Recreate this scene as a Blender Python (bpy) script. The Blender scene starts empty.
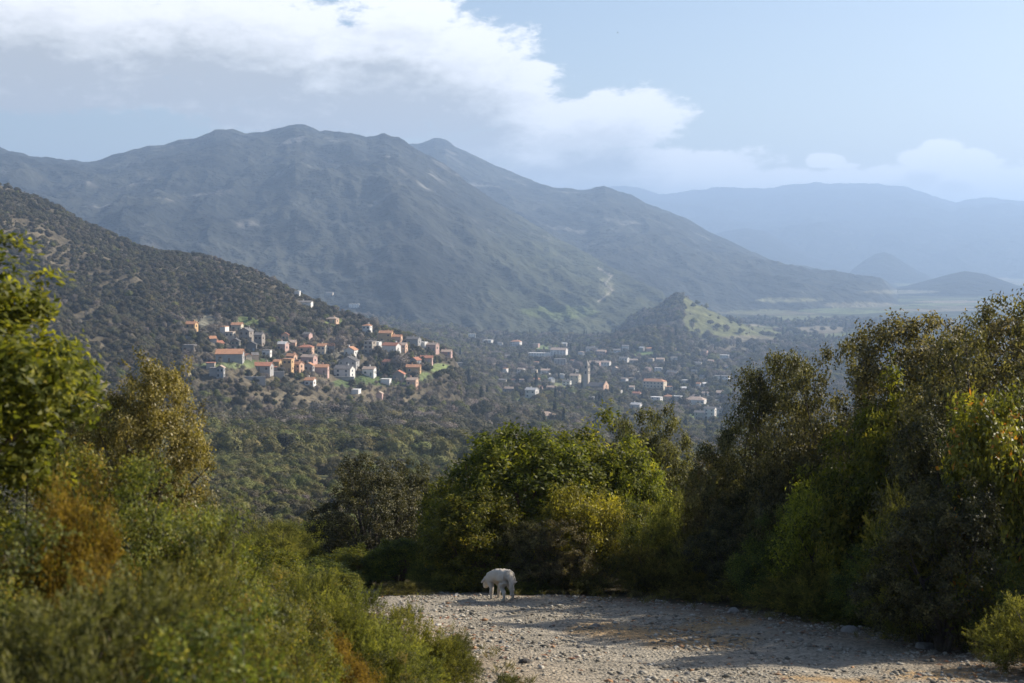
import bpy, math, random
import numpy as np
from math import radians, sin, cos, tan, pi

sc = bpy.context.scene
col = sc.collection
F = 1024 * 50.0 / 36.0
TILT = math.atan((341.5 - 250.0) / F)
SUN_AZ, SUN_EL = radians(68), radians(33)

# ------------------------------------------------------------------ camera
cam = bpy.data.cameras.new('camera')
cam.lens = 50; cam.sensor_width = 36
cam.clip_start = 0.1; cam.clip_end = 80000
cam.dof.use_dof = True
cam.dof.focus_distance = 34
cam.dof.aperture_fstop = 3.4
camo = bpy.data.objects.new('camera', cam); col.objects.link(camo)
camo.rotation_euler = (pi / 2 - TILT, 0, 0)
sc.camera = camo

# ------------------------------------------------------------------ sky
world = bpy.data.worlds.new('World'); sc.world = world; world.use_nodes = True


class NT:
    """Small helper for writing node trees as expressions."""
    def __init__(s, nt): s.nt = nt
    def n(s, t, **kw):
        x = s.nt.nodes.new(t)
        for k, v in kw.items(): setattr(x, k, v)
        return x
    def put(s, sock, v):
        if isinstance(v, bpy.types.NodeSocket): s.nt.links.new(v, sock)
        elif v is not None: sock.default_value = v
    def m(s, op, a, b=None, c=None, clamp=False):
        x = s.n('ShaderNodeMath', operation=op, use_clamp=clamp)
        for i, v in enumerate((a, b, c)): s.put(x.inputs[i], v)
        return x.outputs[0]
    def v(s, op, a, b=None):
        x = s.n('ShaderNodeVectorMath', operation=op)
        s.put(x.inputs[0], a)
        if b is not None: s.put(x.inputs[1], b)
        return x.outputs[0]
    def noise(s, vec, scale, detail=4, rough=0.55, dist=0.0):
        x = s.n('ShaderNodeTexNoise')
        s.put(x.inputs['Vector'], vec); x.inputs['Scale'].default_value = scale
        x.inputs['Detail'].default_value = detail; x.inputs['Roughness'].default_value = rough
        x.inputs['Distortion'].default_value = dist
        return x.outputs['Fac']
    def ramp(s, fac, stops, interp='LINEAR'):
        x = s.n('ShaderNodeValToRGB'); s.put(x.inputs[0], fac)
        cr = x.color_ramp; cr.interpolation = interp
        while len(cr.elements) < len(stops): cr.elements.new(0.5)
        for e, (p, c) in zip(cr.elements, stops):
            e.position = p; e.color = (*c, 1) if len(c) == 3 else c
        return x.outputs[0]
    def mix(s, fac, a, b, blend='MIX'):
        x = s.n('ShaderNodeMix', data_type='RGBA', blend_type=blend)
        s.put(x.inputs[0], fac)
        s.put(x.inputs[6], (*a, 1) if isinstance(a, tuple) and len(a) == 3 else a)
        s.put(x.inputs[7], (*b, 1) if isinstance(b, tuple) and len(b) == 3 else b)
        return x.outputs[2]
    def smooth(s, x, lo, hi):
        y = s.n('ShaderNodeMapRange', interpolation_type='SMOOTHSTEP')
        s.put(y.inputs[0], x); y.inputs[1].default_value = lo; y.inputs[2].default_value = hi
        return y.outputs[0]
    def xyz(s, x, y, z):
        c = s.n('ShaderNodeCombineXYZ')
        for i, v in enumerate((x, y, z)): s.put(c.inputs[i], v)
        return c.outputs[0]


def uv_ray(u, v):
    x = (u - 512) / F; y = (341.5 - v) / F
    d = np.array([x, y * sin(TILT) + cos(TILT), y * cos(TILT) - sin(TILT)])
    h = math.hypot(d[0], d[1])
    return math.atan2(d[0], d[1]), d[2] / h          # azimuth (from +Y, clockwise), tangent of elevation


def build_sky():
    for n in list(world.node_tree.nodes): world.node_tree.nodes.remove(n)
    T = NT(world.node_tree)
    # the cloud field: soft banks in directions of the sky, broken up by noise
    g = bpy.data.node_groups.new('cloud_field', 'ShaderNodeTree')
    g.interface.new_socket('P', in_out='INPUT', socket_type='NodeSocketVector')
    g.interface.new_socket('D', in_out='OUTPUT', socket_type='NodeSocketFloat')
    G = NT(g)
    gi = G.n('NodeGroupInput'); go = G.n('NodeGroupOutput')
    P = gi.outputs[0]
    sp = G.n('ShaderNodeSeparateXYZ'); G.put(sp.inputs[0], P)
    X, Y = sp.outputs[0], sp.outputs[1]
    # (u, v, half width, half height, strength) given for the photo's frame, turned into sky angles
    banks = [(70, 25, 250, 62, 1.0), (235, 42, 190, 62, 1.05), (400, 60, 130, 62, 1.05), (475, 86, 90, 54, 1.1), (40, 84, 230, 30, 1.0), (200, 92, 150, 26, .95),
             (330, 108, 160, 36, 1.0), (605, 120, 80, 30, 1.1), (540, 112, 60, 24, .8), (520, 146, 110, 24, 1.0), (640, 163, 150, 16, 1.02), (600, 182, 200, 24, 1.1),
             (820, 161, 16, 9, 1.2), (832, 162, 15, 8, 1.15), (850, 166, 14, 4, .8), (800, 186, 130, 18, 1.2), (924, 159, 24, 9, 1.2), (943, 150, 20, 12, 1.3), (970, 157, 24, 9, 1.2), (990, 163, 20, 6, .9), (957, 164, 50, 8, .85), (940, 188, 150, 22, 1.25), (140, 116, 40, 8, .6), (-150, 40, 200, 80, 1), (400, 4, 70, 14, .8), (1080, 200, 80, 14, .7)]
    tot = None
    for (u, v, a, b, st) in banks:
        az, te = uv_ray(u, v); el = math.atan(te)
        dx = G.m('MULTIPLY', G.m('SUBTRACT', X, az), F / a)
        dy = G.m('MULTIPLY', G.m('SUBTRACT', Y, el), F / b)
        r2 = G.m('ADD', G.m('MULTIPLY', dx, dx), G.m('MULTIPLY', dy, dy))
        e = G.m('MULTIPLY', G.m('EXPONENT', G.m('MULTIPLY', r2, -0.75)), st)
        tot = e if tot is None else G.m('MAXIMUM', tot, e)
    # clouds outside the frame, so that the rest of the dome is not bare
    q = G.xyz(G.m('MULTIPLY', X, 1.0), G.m('MULTIPLY', Y, 2.2), 0.0)
    n1 = G.noise(q, 14, 8, .56, .5)
    n2 = G.noise(q, 42, 6, .6, .4)
    n3 = G.noise(q, 130, 5, .6, .2)
    nn = G.m('ADD', G.m('MULTIPLY', G.m('SUBTRACT', n1, .5), 1.0), G.m('ADD', G.m('MULTIPLY', G.m('SUBTRACT', n2, .5), .72), G.m('MULTIPLY', G.m('SUBTRACT', n3, .5), .36)))
    dens = G.m('ADD', tot, nn)
    G.put(go.inputs[0], dens)

    tc = T.n('ShaderNodeTexCoord').outputs['Generated']
    d = T.v('NORMALIZE', tc)
    s3 = T.n('ShaderNodeSeparateXYZ'); T.put(s3.inputs[0], d)
    az = T.m('ARCTAN2', s3.outputs[0], s3.outputs[1])
    el = T.m('ARCSINE', s3.outputs[2])
    def field(da, de):
        x = T.n('ShaderNodeGroup'); x.node_tree = g
        T.put(x.inputs[0], T.xyz(T.m('ADD', az, da), T.m('ADD', el, de), 0.0))
        return x.outputs[0]
    d0 = field(0.0, 0.0)
    d1 = field(0.012, 0.020)
    d2 = field(0.02, 0.042)
    alpha = T.smooth(d0, 0.44, 0.70)
    thick = T.m('ADD', T.m('MULTIPLY', T.smooth(d1, .40, 1.15), .50), T.m('MULTIPLY', T.smooth(d2, .35, 1.05), .72), clamp=True)
    ccol = T.ramp(thick, [(0.0, (.97, .96, .94)), (.3, (.80, .80, .80)), (.65, (.60, .605, .595)), (1.0, (.43, .435, .43))])
    sky = T.n('ShaderNodeTexSky', sky_type='NISHITA', sun_disc=False)
    sky.sun_elevation = SUN_EL; sky.sun_rotation = SUN_AZ; sky.altitude = 300
    sky.air_density = 1.0; sky.dust_density = 1.8; sky.ozone_density = 2.0
    b1 = T.n('ShaderNodeBackground'); T.put(b1.inputs[0], T.mix(1.0, sky.outputs[0], (1.05, .985, .95), 'MULTIPLY')); b1.inputs[1].default_value = 0.092
    b2 = T.n('ShaderNodeBackground'); T.put(b2.inputs[0], ccol); b2.inputs[1].default_value = 0.84
    mx = T.n('ShaderNodeMixShader'); T.put(mx.inputs[0], alpha)
    T.put(mx.inputs[1], b1.outputs[0]); T.put(mx.inputs[2], b2.outputs[0])
    out = T.n('ShaderNodeOutputWorld'); T.put(out.inputs[0], mx.outputs[0])


build_sky()

# ------------------------------------------------------------------ sun, exposure
sl = bpy.data.lights.new('sun', 'SUN'); sl.energy = 5.0; sl.angle = radians(0.53); sl.color = (1.0, .915, .79)
so = bpy.data.objects.new('sun', sl); col.objects.link(so)
so.rotation_euler = (pi / 2 - SUN_EL, 0, pi - SUN_AZ)
so.location = (60, 20, 60)
sc.view_settings.view_transform = 'Standard'; sc.view_settings.look = 'None'
sc.view_settings.exposure = 0.74; sc.view_settings.gamma = 1.0
sc.view_settings.use_curve_mapping = False
sc.render.engine = 'CYCLES'
sc.cycles.max_bounces = 6; sc.cycles.diffuse_bounces = 2; sc.cycles.glossy_bounces = 1
sc.cycles.transmission_bounces = 2; sc.cycles.transparent_max_bounces = 4; sc.cycles.volume_bounces = 1
sc.cycles.use_denoising = True
sc.cycles.sample_clamp_indirect = 4.0

# ------------------------------------------------------------------ noise
_rs = np.random.RandomState(7)
_PERM = _rs.permutation(4096)
_ANG = _rs.uniform(0, 2 * pi, 4096)
_GX, _GY = np.cos(_ANG), np.sin(_ANG)


def perlin(x, y, seed=0):
    xi = np.floor(x).astype(np.int64); yi = np.floor(y).astype(np.int64)
    xf = x - xi; yf = y - yi
    def grad(ix, iy, fx, fy):
        h = _PERM[(_PERM[(ix + seed * 131) & 4095] + iy) & 4095]
        return _GX[h] * fx + _GY[h] * fy
    u = xf * xf * xf * (xf * (xf * 6 - 15) + 10); v = yf * yf * yf * (yf * (yf * 6 - 15) + 10)
    a = grad(xi, yi, xf, yf); b = grad(xi + 1, yi, xf - 1, yf)
    c = grad(xi, yi + 1, xf, yf - 1); d = grad(xi + 1, yi + 1, xf - 1, yf - 1)
    return 1.5 * ((a + u * (b - a)) * (1 - v) + (c + u * (d - c)) * v)


def fbm(x, y, octv=5, seed=0, gain=.5, ridged=False):
    s = 0; a = 1.0; t = 0
    for o in range(octv):
        n = perlin(x * 2 ** o, y * 2 ** o, seed + o)
        if ridged: n = 1 - 2 * np.abs(n)
        s = s + a * n; t += a; a *= gain
    return s / t


def sstep(x, a, b):
    t = np.clip((x - a) / (b - a), 0, 1)
    return t * t * (3 - 2 * t)


def hash2(i, j, k=0):
    h = np.sin(i * 127.1 + j * 311.7 + k * 74.7) * 43758.5453
    return h - np.floor(h)


# ------------------------------------------------------------------ terrain
HALF = radians(27)
N_AZ = 880
AZ = np.concatenate([np.linspace(-HALF, HALF, N_AZ), HALF + (2 * pi - 2 * HALF) * np.arange(1, 60) / 60.0])
R = np.concatenate([np.geomspace(0.8, 500, 260), np.geomspace(500, 20000, 880)[1:]])
AZg, Rg = np.meshgrid(AZ, R, indexing='ij')
AZs = np.where(AZg > pi, AZg - 2 * pi, AZg)
Xg, Yg = Rg * np.sin(AZg), Rg * np.cos(AZg)
COLU = np.array([-200, 0, 256, 400, 512, 640, 700, 800, 1024, 1224])
KN = np.array([28, 45, 60, 150, 300, 450, 650, 800, 900, 1050, 1200, 1500, 2000, 2600, 3500, 5000, 8000, 20000])
KZ = np.array([
    [-6.7, -10, -13, -26, -42, -52, -58, -62, -64, -66, -68, -72, -80, -90, -100, -110, -120, -150],
    [-6.7, -10, -13, -27, -45, -60, -68, -74, -77, -80, -82, -86, -90, -95, -100, -110, -120, -150],
    [-6.7, -10, -13, -29.5, -50, -67, -83, -86, -87, -88, -92, -98, -105, -110, -118, -125, -135, -160],
    [-6.7, -10, -13, -29.5, -50, -68, -86, -91, -94, -96, -99, -108, -118, -125, -130, -140, -150, -170],
    [-6.7, -10, -13, -30, -52, -70, -89, -102, -109, -119, -126, -136, -144, -152, -162, -166, -170, -175],
    [-6.7, -10, -13, -30, -53, -73, -96, -111, -120, -131, -138, -148, -152, -159, -166, -169, -172, -176],
    [-6.7, -10, -13, -30, -53, -74, -98, -113, -122, -133, -139, -149, -153, -160, -167, -170, -172, -176],
    [-6.7, -10, -13, -30, -53, -74, -98, -113, -122, -133, -140, -150, -155, -161, -168, -170, -172, -176],
    [-6.7, -10, -13, -30, -53, -74, -98, -113, -122, -133, -140, -150, -156, -162, -168, -170, -172, -176],
    [-6.7, -10, -13, -30, -53, -74, -98, -113, -122, -133, -140, -150, -156, -162, -168, -170, -172, -176]], float)
COLA = np.array([uv_ray(u, 300)[0] for u in COLU])
LR = np.log(R)
prof = np.stack([np.interp(LR, np.log(KN), KZ[i]) for i in range(len(COLU))])
k = np.exp(-0.5 * (np.arange(-18, 19) / 7.0) ** 2); k /= k.sum()
prof = np.stack([np.convolve(np.pad(p, 18, 'edge'), k, 'valid') for p in prof])
az_c = np.clip(AZs[:, 0], COLA[0], COLA[-1])
base = np.empty_like(Rg)
for j in range(len(R)): base[:, j] = np.interp(az_c, COLA, prof[:, j])
near = -1.75 - 0.178 * Yg
# low banks on both sides of the track
near = near + np.clip((-.9 - Xg) * .5, 0, 1.35) * (1 - sstep(Yg, 14, 23)) * sstep(Yg, -2, 3) + np.clip((Xg - 6.2) * .35, 0, 1.0) * (1 - sstep(Yg, 22, 27))
side = np.clip(-1.75 - 0.1 * Yg, -170, 60)
w = sstep(Rg, 24, 45)
z_in = near * (1 - w) + base * w
wo = sstep(np.abs(AZs), radians(33), radians(75))
Z = z_in * (1 - wo) + np.where(Rg < 26, near, side) * wo * 1.0
wmid = sstep(Rg, 90, 350) * sstep(8000 - Rg, 0, 4000)
Z = Z + wmid * (4.0 * fbm(Xg / 160, Yg / 160, 4, 3) + 1.5 * fbm(Xg / 40, Yg / 40, 2, 9)) * np.clip(Rg / 700, .4, 1.2)
BASE = Z.copy()
LAYER = np.zeros(Rg.shape, np.int8)


def ridge(idx, sky, dist, wf, wb, floor, p=1.25, amp=0.0, scale=500.0, seed=0, crest=0.0, bump=0.0):
    """A mountain: the crest follows a line in plan (distance by azimuth), flanks fall off in front and behind it."""
    global Z
    a = np.array([uv_ray(u, v) for u, v in sky])
    lo, hi = a[0, 0], a[-1, 0]
    az = AZs[:, 0]
    te = np.interp(az, a[:, 0], a[:, 1])
    du = np.array([uv_ray(u, 250)[0] for u, _ in dist])
    Rc = np.interp(az, du, [d for _, d in dist])
    Rc = Rc * (1 + 0.03 * fbm(az * 9, az * 0 + idx * 3.3, 3, idx))
    Wf = np.interp(az, du, wf) if isinstance(wf, (list, tuple)) else np.full_like(az, wf)
    H = te * Rc
    t = (Rc[:, None] - Rg)
    tf = np.clip(t / Wf[:, None], 0, 1.2); tb = np.clip(-t / wb, 0, 1.2)
    tt = np.where(t > 0, tf, tb)
    fl = BASE if floor is None else np.minimum(BASE, floor)
    soft = np.sqrt(tt ** 2 + 0.02 ** 2) - 0.02
    prf = np.clip(1 - soft, 0, 1) ** p
    env = np.clip(4 * tt * (1 - tt), 0, 1) * np.where(t > 0, 1, .6)
    cr = np.sin(AZg) * Rc[:, None] / scale
    rel = fbm(cr + 0.8 * fbm(Xg / scale / 2, Yg / scale / 2, 2, seed + 5), t / scale * .55, 6, seed, .50, True)
    rel2 = fbm(Xg / (scale * 1.7), Yg / (scale * 1.7), 4, seed + 11)
    z = fl + (H[:, None] - fl) * prf + amp * env * (rel * .62 + rel2 * .6)
    if bump: z = z + bump * fbm(Xg / 45, Yg / 45, 3, seed + 21) * np.clip(tt * 8, 0, 1)
    if crest: z = z + crest * fbm(cr * 7, t / scale * 6, 3, seed + 31)
    # fade to the floor at both ends of the crest
    e = np.clip(np.minimum((az - lo), (hi - az)) / 0.012, 0, 1)[:, None]
    z = fl + (z - fl) * e - (1 - e) * 3
    z = np.where((tt >= 1.0), -999, z)
    m = z > Z
    Z = np.where(m, z, Z); LAYER[m] = idx
    return H, Rc


HB = -105.0
# far range, middle hills, second mountain, first mountain, cones, hillock, spur of the near hill
ridge(6, [(560, 192), (600, 188), (627, 186), (645, 191), (660, 195), (690, 192), (715, 188), (735, 188), (760, 190), (790, 185), (815, 183), (850, 184), (880, 185), (905, 188), (930, 196), (955, 203), (970, 199), (985, 198), (1010, 200), (1050, 203), (1120, 206), (1250, 215)],
      [(500, 14500), (1250, 15500)], 6000, 3800, None, 1.1, 190, 1300, 61, crest=30)
ridge(6, [(660, 262), (700, 238), (725, 231), (745, 228), (765, 231), (790, 245), (815, 258), (845, 268), (890, 276)], [(600, 9800), (900, 9800)], 2300, 1500, None, 1.2, 60, 800, 55)
ridge(5, [(330, 160), (380, 152), (408, 145), (420, 143), (435, 139), (446, 140), (460, 148), (475, 156), (495, 166), (512, 173), (535, 182), (557, 188), (577, 190), (592, 189), (604, 186), (616, 190), (640, 201), (687, 220), (727, 240), (773, 262), (814, 271), (850, 279), (900, 284)],
      [(330, 6600), (600, 6000), (800, 5600), (900, 5500)], [2600, 2500, 1500, 900], 2200, None, 1.15, 100, 660, 41, crest=12, bump=5)
ridge(4, [(-260, 150), (-100, 138), (0, 147), (30, 156), (80, 163), (100, 161), (130, 152), (160, 146), (190, 140), (205, 134), (215, 131), (230, 131), (245, 134), (262, 133), (275, 131), (284, 128), (295, 125), (306, 127), (320, 132), (350, 133), (367, 139), (385, 134), (398, 138), (410, 147), (430, 156), (460, 176), (490, 198), (520, 217), (560, 240), (600, 262), (640, 284), (680, 300)],
      [(-260, 4800), (0, 4900), (300, 4700), (450, 4400), (560, 4000), (680, 3500)], [2900, 2700, 2200, 1900, 1500, 700], 1500, None, 1.1, 86, 560, 17, crest=13, bump=5)
ridge(7, [(835, 281), (850, 271), (865, 260), (875, 254), (884, 252), (893, 255), (905, 263), (920, 272), (945, 281)], [(800, 8200), (950, 8200)], 750, 800, None, 1.0, 18, 300, 71)
ridge(7, [(880, 296), (905, 287), (925, 281), (950, 274), (965, 271), (985, 274), (1005, 281), (1024, 288), (1060, 296), (1100, 304)], [(880, 6200), (1100, 6200)], 800, 700, None, 1.0, 20, 300, 77)
ridge(3, [(612, 330), (630, 321), (645, 312), (655, 310), (668, 302), (676, 297), (683, 295), (690, 300), (698, 305), (714, 312), (735, 323), (755, 332), (790, 341)], [(600, 2750), (700, 2650), (800, 2700)], 430, 420, None, 1.1, 11, 170, 81, crest=4, bump=3)
ridge(3, [(570, 356), (600, 345), (625, 336), (650, 331), (668, 332), (690, 340), (715, 350), (740, 358)], [(560, 2150), (760, 2150)], 260, 320, None, 1.1, 8, 120, 83, bump=2)
ridge(2, [(-260, 120), (-100, 152), (0, 186), (30, 195), (60, 209), (90, 226), (115, 236), (140, 248), (165, 253), (200, 257), (220, 262), (240, 268), (260, 275), (280, 285), (300, 295), (320, 305), (350, 316), (365, 322), (380, 329), (405, 336), (430, 345), (450, 354), (470, 366)],
      [(-260, 1500), (0, 1350), (200, 1180), (330, 1090), (430, 1060), (510, 1040)], [980, 850, 560, 370, 260, 180], 420, None, 1.12, 17, 150, 23, crest=2.0, bump=2.2)

Z = np.where(Rg < 40, Z + 0.05 * fbm(Xg / 1.2, Yg / 1.2, 4, 2) * sstep(Rg, 1, 6), Z)


def col_z(az):
    i = np.clip(np.searchsorted(AZ[:N_AZ], az) - 1, 0, N_AZ - 2)
    f = (az - AZ[i]) / (AZ[i + 1] - AZ[i])
    return Z[i] * (1 - f) + Z[i + 1] * f


def ground(x, y):
    az, r = math.atan2(x, y), math.hypot(x, y)
    return float(np.interp(r, R, col_z(az)))


def ground_many(x, y):
    az, r = np.arctan2(x, y), np.hypot(x, y)
    i = np.clip(np.searchsorted(AZ[:N_AZ], az) - 1, 0, N_AZ - 2); f = np.clip((az - AZ[i]) / (AZ[i + 1] - AZ[i]), 0, 1)
    j = np.clip(np.searchsorted(R, r) - 1, 0, len(R) - 2); g = (r - R[j]) / (R[j + 1] - R[j])
    return (Z[i, j] * (1 - f) + Z[i + 1, j] * f) * (1 - g) + (Z[i, j + 1] * (1 - f) + Z[i + 1, j + 1] * f) * g


def at(u, v, rmin=350):
    """Where the line of sight through a photo point first meets the terrain."""
    az, te = uv_ray(u, v)
    z = col_z(az)
    m = (R > rmin) & (z >= te * R)
    if not m.any(): return None
    j = int(np.argmax(m))
    d0 = z[j - 1] - te * R[j - 1]; d1 = z[j] - te * R[j]
    r = R[j - 1] + (R[j] - R[j - 1]) * (-d0 / (d1 - d0 + 1e-9)) if d0 < 0 else R[j]
    return r * sin(az), r * cos(az), float(np.interp(r, R, z)), r


def project(x, y, z):
    yf = y * cos(TILT) - z * sin(TILT); up = y * sin(TILT) + z * cos(TILT)
    return 512 + F * x / yf, 341.5 - F * up / yf


with np.errstate(all='ignore'):
    Ug, Vg = project(Xg, Yg, Z)
front = (np.abs(AZs) < HALF * 1.01)

# the track: a line in plan, with its half width
TRACK = np.array([(2.9, -6), (2.9, 4), (2.8, 10), (2.5, 15), (1.3, 20), (-0.6, 23.3), (-3.2, 25.2), (-7, 25.9), (-13, 25.0), (-22, 23)])


def track_dist(x, y):
    d = np.full(np.shape(x), 1e9)
    for (x0, y0), (x1, y1) in zip(TRACK[:-1], TRACK[1:]):
        dx, dy = x1 - x0, y1 - y0
        t = np.clip(((x - x0) * dx + (y - y0) * dy) / (dx * dx + dy * dy), 0, 1)
        d = np.minimum(d, np.hypot(x - x0 - t * dx, y - y0 - t * dy))
    return d


nearsel = Rg < 60
td = np.where(nearsel, track_dist(Xg, Yg), 99) + .45 * fbm(Xg / 1.6, Yg / 1.6, 3, 44)
td_c = np.where(nearsel, track_dist(Xg, Yg), 99)
Z = Z - .045 * np.exp(-((td_c - .85 - .1 * fbm(Xg / 2, Yg / 2, 2, 45)) / .24) ** 2) * sstep(Yg, 5, 9)      # worn wheel ruts
on_track = td < 3.15
LAYER[(Rg < 60) & (LAYER == 0)] = 9
LAYER[on_track] = 8

# ---- base colours of the land (what the ground itself is; the track's right margin also carries shade tone)
C = np.empty(Rg.shape + (3,))
nA = fbm(Xg / 300, Yg / 300, 5, 51); nB = fbm(Xg / 60, Yg / 60, 4, 52); nC = fbm(Xg / 900, Yg / 900, 4, 53)


def lerp(a, b, t): return np.asarray(a) * (1 - t[..., None]) + np.asarray(b) * t[..., None]


scrub = lerp((.045, .043, .026), (.095, .088, .052), np.clip(.5 + nB * .9 + nA * .4, 0, 1))
C[:] = scrub
sp = lerp((.060, .052, .036), (.125, .104, .070), np.clip(.5 + nB * .8 + nA * .8, 0, 1))
C = np.where((LAYER == 2)[..., None], sp, C)
C = C * (1 + (.55 * sstep(500 - Rg, 0, 120) * (LAYER == 0))[..., None]) * np.where((Rg < 500)[..., None], (1.0, 1.08, .85), 1.0)
mt = lerp((.018, .021, .020), (.048, .050, .040), np.clip(.5 + nA * 1.1 + nB * .5, 0, 1))
rock = np.clip((fbm(Xg / 170, Yg / 170, 5, 57, .6) - .26) * 5, 0, 1) * np.clip((Z + 60) / 120, 0, 1)
mt = lerp(mt, (.20, .19, .17), rock * .7) if False else mt * (1 - rock[..., None] * .7) + np.array((.20, .19, .17)) * rock[..., None] * .7
green = sstep(Ug, 430, 560) * (LAYER == 4) * sstep(Vg, 190, 260)
mt = mt * (1 - green[..., None] * .5) + np.array((.07, .078, .036)) * green[..., None] * .5
mt = np.where(np.isin(LAYER, (6, 7))[..., None], mt * .4, mt)
C = np.where(np.isin(LAYER, (4, 5, 6, 7))[..., None], mt, C)
# fields of the plain: a warped patchwork of parcels between dark hedges and woods
a = radians(24)
fx = (Xg * cos(a) + Yg * sin(a)) / 260 + .5 * nC + .12 * nA; fy = (-Xg * sin(a) + Yg * cos(a)) / 190 + .5 * fbm(Xg / 700, Yg / 700, 3, 60)
fi, fj = np.floor(fx), np.floor(fy)
hr, hr2 = hash2(fi, fj), hash2(fi, fj, 3)
pal = np.array([(.12, .135, .06), (.17, .145, .095), (.10, .115, .052), (.14, .125, .08), (.085, .095, .045), (.045, .05, .03), (.06, .062, .036), (.04, .046, .028), (.20, .17, .12)])
fcol = pal[(hr * len(pal)).astype(int) % len(pal)] * (.85 + .3 * hr2)[..., None]
edge = np.minimum(np.minimum(fx - fi, 1 - fx + fi) * 260, np.minimum(fy - fj, 1 - fy + fj) * 190) < 9
fcol = np.where(edge[..., None], (.04, .046, .028), fcol)
plain = (LAYER == 0) & (Rg > 2000) & front
pw = (sstep(Rg, 2050, 2700) * sstep(Ug, 560, 700))[..., None] * plain[..., None]
C = C * (1 - pw) + fcol * pw
# hillock: grass on one flank, scrub on the other
hg = (LAYER == 3) & (Rg > 2350)
gw = (sstep(Ug + (Vg - 295) * .25 + 18 * nB, 655, 708) * hg)[..., None]
C = C * (1 - gw) + np.array((.125, .128, .055)) * gw * (1 + .5 * nB + .3 * perlin(Xg / 14, Yg / 14, 5))[..., None]
# meadows, terraces, bare ground between the houses: photo place, half sizes, colour
MEADOWS = [(385, 379, 36, 7, (.09, .118, .048)), (350, 383, 20, 5, (.088, .112, .048)), (268, 362, 30, 4, (.088, .112, .048)), (232, 365, 40, 3, (.13, .15, .07)), (335, 323, 11, 5, (.17, .19, .06)), (245, 322, 14, 6, (.15, .18, .07)),
           (262, 338, 10, 9, (.17, .17, .10)), (470, 449, 17, 4, (.13, .17, .06)), (566, 421, 9, 5, (.115, .15, .058)), (565, 386, 14, 5, (.19, .20, .09)), (695, 419, 18, 7, (.15, .21, .07)), (712, 419, 18, 5, (.16, .20, .08)),
           (540, 349, 16, 4, (.16, .20, .08)), (522, 401, 14, 4, (.15, .18, .08)), (474, 419, 14, 5, (.14, .17, .06)), (440, 368, 12, 5, (.15, .18, .07)), (205, 322, 12, 9, (.17, .16, .12)), (640, 356, 20, 5, (.12, .16, .06)),
           (720, 350, 30, 5, (.17, .145, .10)), (745, 340, 34, 5, (.16, .14, .09)), (425, 377, 8, 5, (.15, .18, .08)), (575, 362, 26, 9, (.13, .116, .085)), (530, 372, 28, 8, (.13, .116, .082)), (610, 372, 30, 8, (.125, .113, .085)), (650, 402, 40, 8, (.12, .115, .08)), (245, 345, 34, 9, (.135, .117, .09)), (310, 356, 40, 10, (.125, .113, .085)), (390, 350, 36, 9, (.13, .115, .088)),
           (560, 312, 40, 7, (.09, .11, .045)), (606, 287, 8, 10, (.12, .12, .07)), (820, 330, 30, 4, (.17, .145, .10)), (800, 318, 40, 3, (.125, .13, .065)), (860, 305, 40, 3, (.15, .135, .09)), (760, 312, 30, 2.5, (.14, .14, .075)), (790, 300, 34, 2, (.14, .135, .08)), (900, 292, 40, 2, (.16, .15, .105)), (700, 342, 20, 4, (.14, .135, .075))]
ms = (Rg > 350) & (Rg < 9000) & front
for (mu, mv, ma, mb, mc) in MEADOWS:
    d = ((Ug - mu) / ma) ** 2 + ((Vg - mv) / mb) ** 2 + .5 * nB
    w_ = ((1 - sstep(d, .75, 1.1)) * ms)[..., None]
    C = C * (1 - w_) + np.array(mc) * w_
# the pale zigzag of a dirt road on the mountain's foot
ZIG = [(598, 268), (612, 276), (604, 284), (613, 290), (598, 302)]
for (x0, y0), (x1, y1) in zip(ZIG[:-1], ZIG[1:]):
    dx, dy = x1 - x0, y1 - y0
    t = np.clip(((Ug - x0) * dx + (Vg - y0) * dy) / (dx * dx + dy * dy), 0, 1)
    d = np.hypot(Ug - x0 - t * dx, Vg - y0 - t * dy)
    w_ = ((d < .9) & ms & (Rg > 2000))[..., None]
    C = np.where(w_, (.24, .22, .18), C)
# near ground: leaf litter and dry grass; the track: gravel with ochre earth
lit = lerp((.045, .038, .026), (.12, .10, .06), np.clip(.5 + fbm(Xg / .5, Yg / .5, 4, 70), 0, 1))
C = np.where((LAYER == 9)[..., None], lerp(lit, (.05, .05, .03), sstep(Rg, 35, 55)), C)
gv = lerp((.25, .22, .17), (.37, .325, .255), np.clip(.5 + .9 * fbm(Xg / .7, Yg / .7, 4, 71), 0, 1))
och = np.zeros(Rg.shape)
for (ou, ov, oa, ob) in [(660, 632, 70, 10), (600, 628, 36, 6), (700, 640, 60, 10), (840, 679, 60, 5), (720, 622, 40, 6), (940, 676, 60, 6)]:
    d = ((Ug - ou) / oa) ** 2 + ((Vg - ov) / ob) ** 2 + .8 * fbm(Xg / .4, Yg / .4, 3, 72)
    och = np.maximum(och, 1 - sstep(d, .4, 1.3))
och = np.clip(och + .3 * sstep(td, 1.6, 2.8), 0, 1)
gv = lerp(gv, (.33, .295, .235), .6 * np.exp(-((td_c - .85) / .3) ** 2))
gv = lerp(gv, (.38, .25, .12), och * .85)
gv = lerp(gv, (.155, .115, .08), .8 * np.clip(sstep(td + .5 * fbm(Xg / .9, Yg / .9, 3, 79), 1.3, 2.9) * (Xg > 1.0), 0, 1))  # brown litter at the right margin; also paints the shade's brown tone into it
C = np.where((LAYER == 8)[..., None], gv, C)


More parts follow.
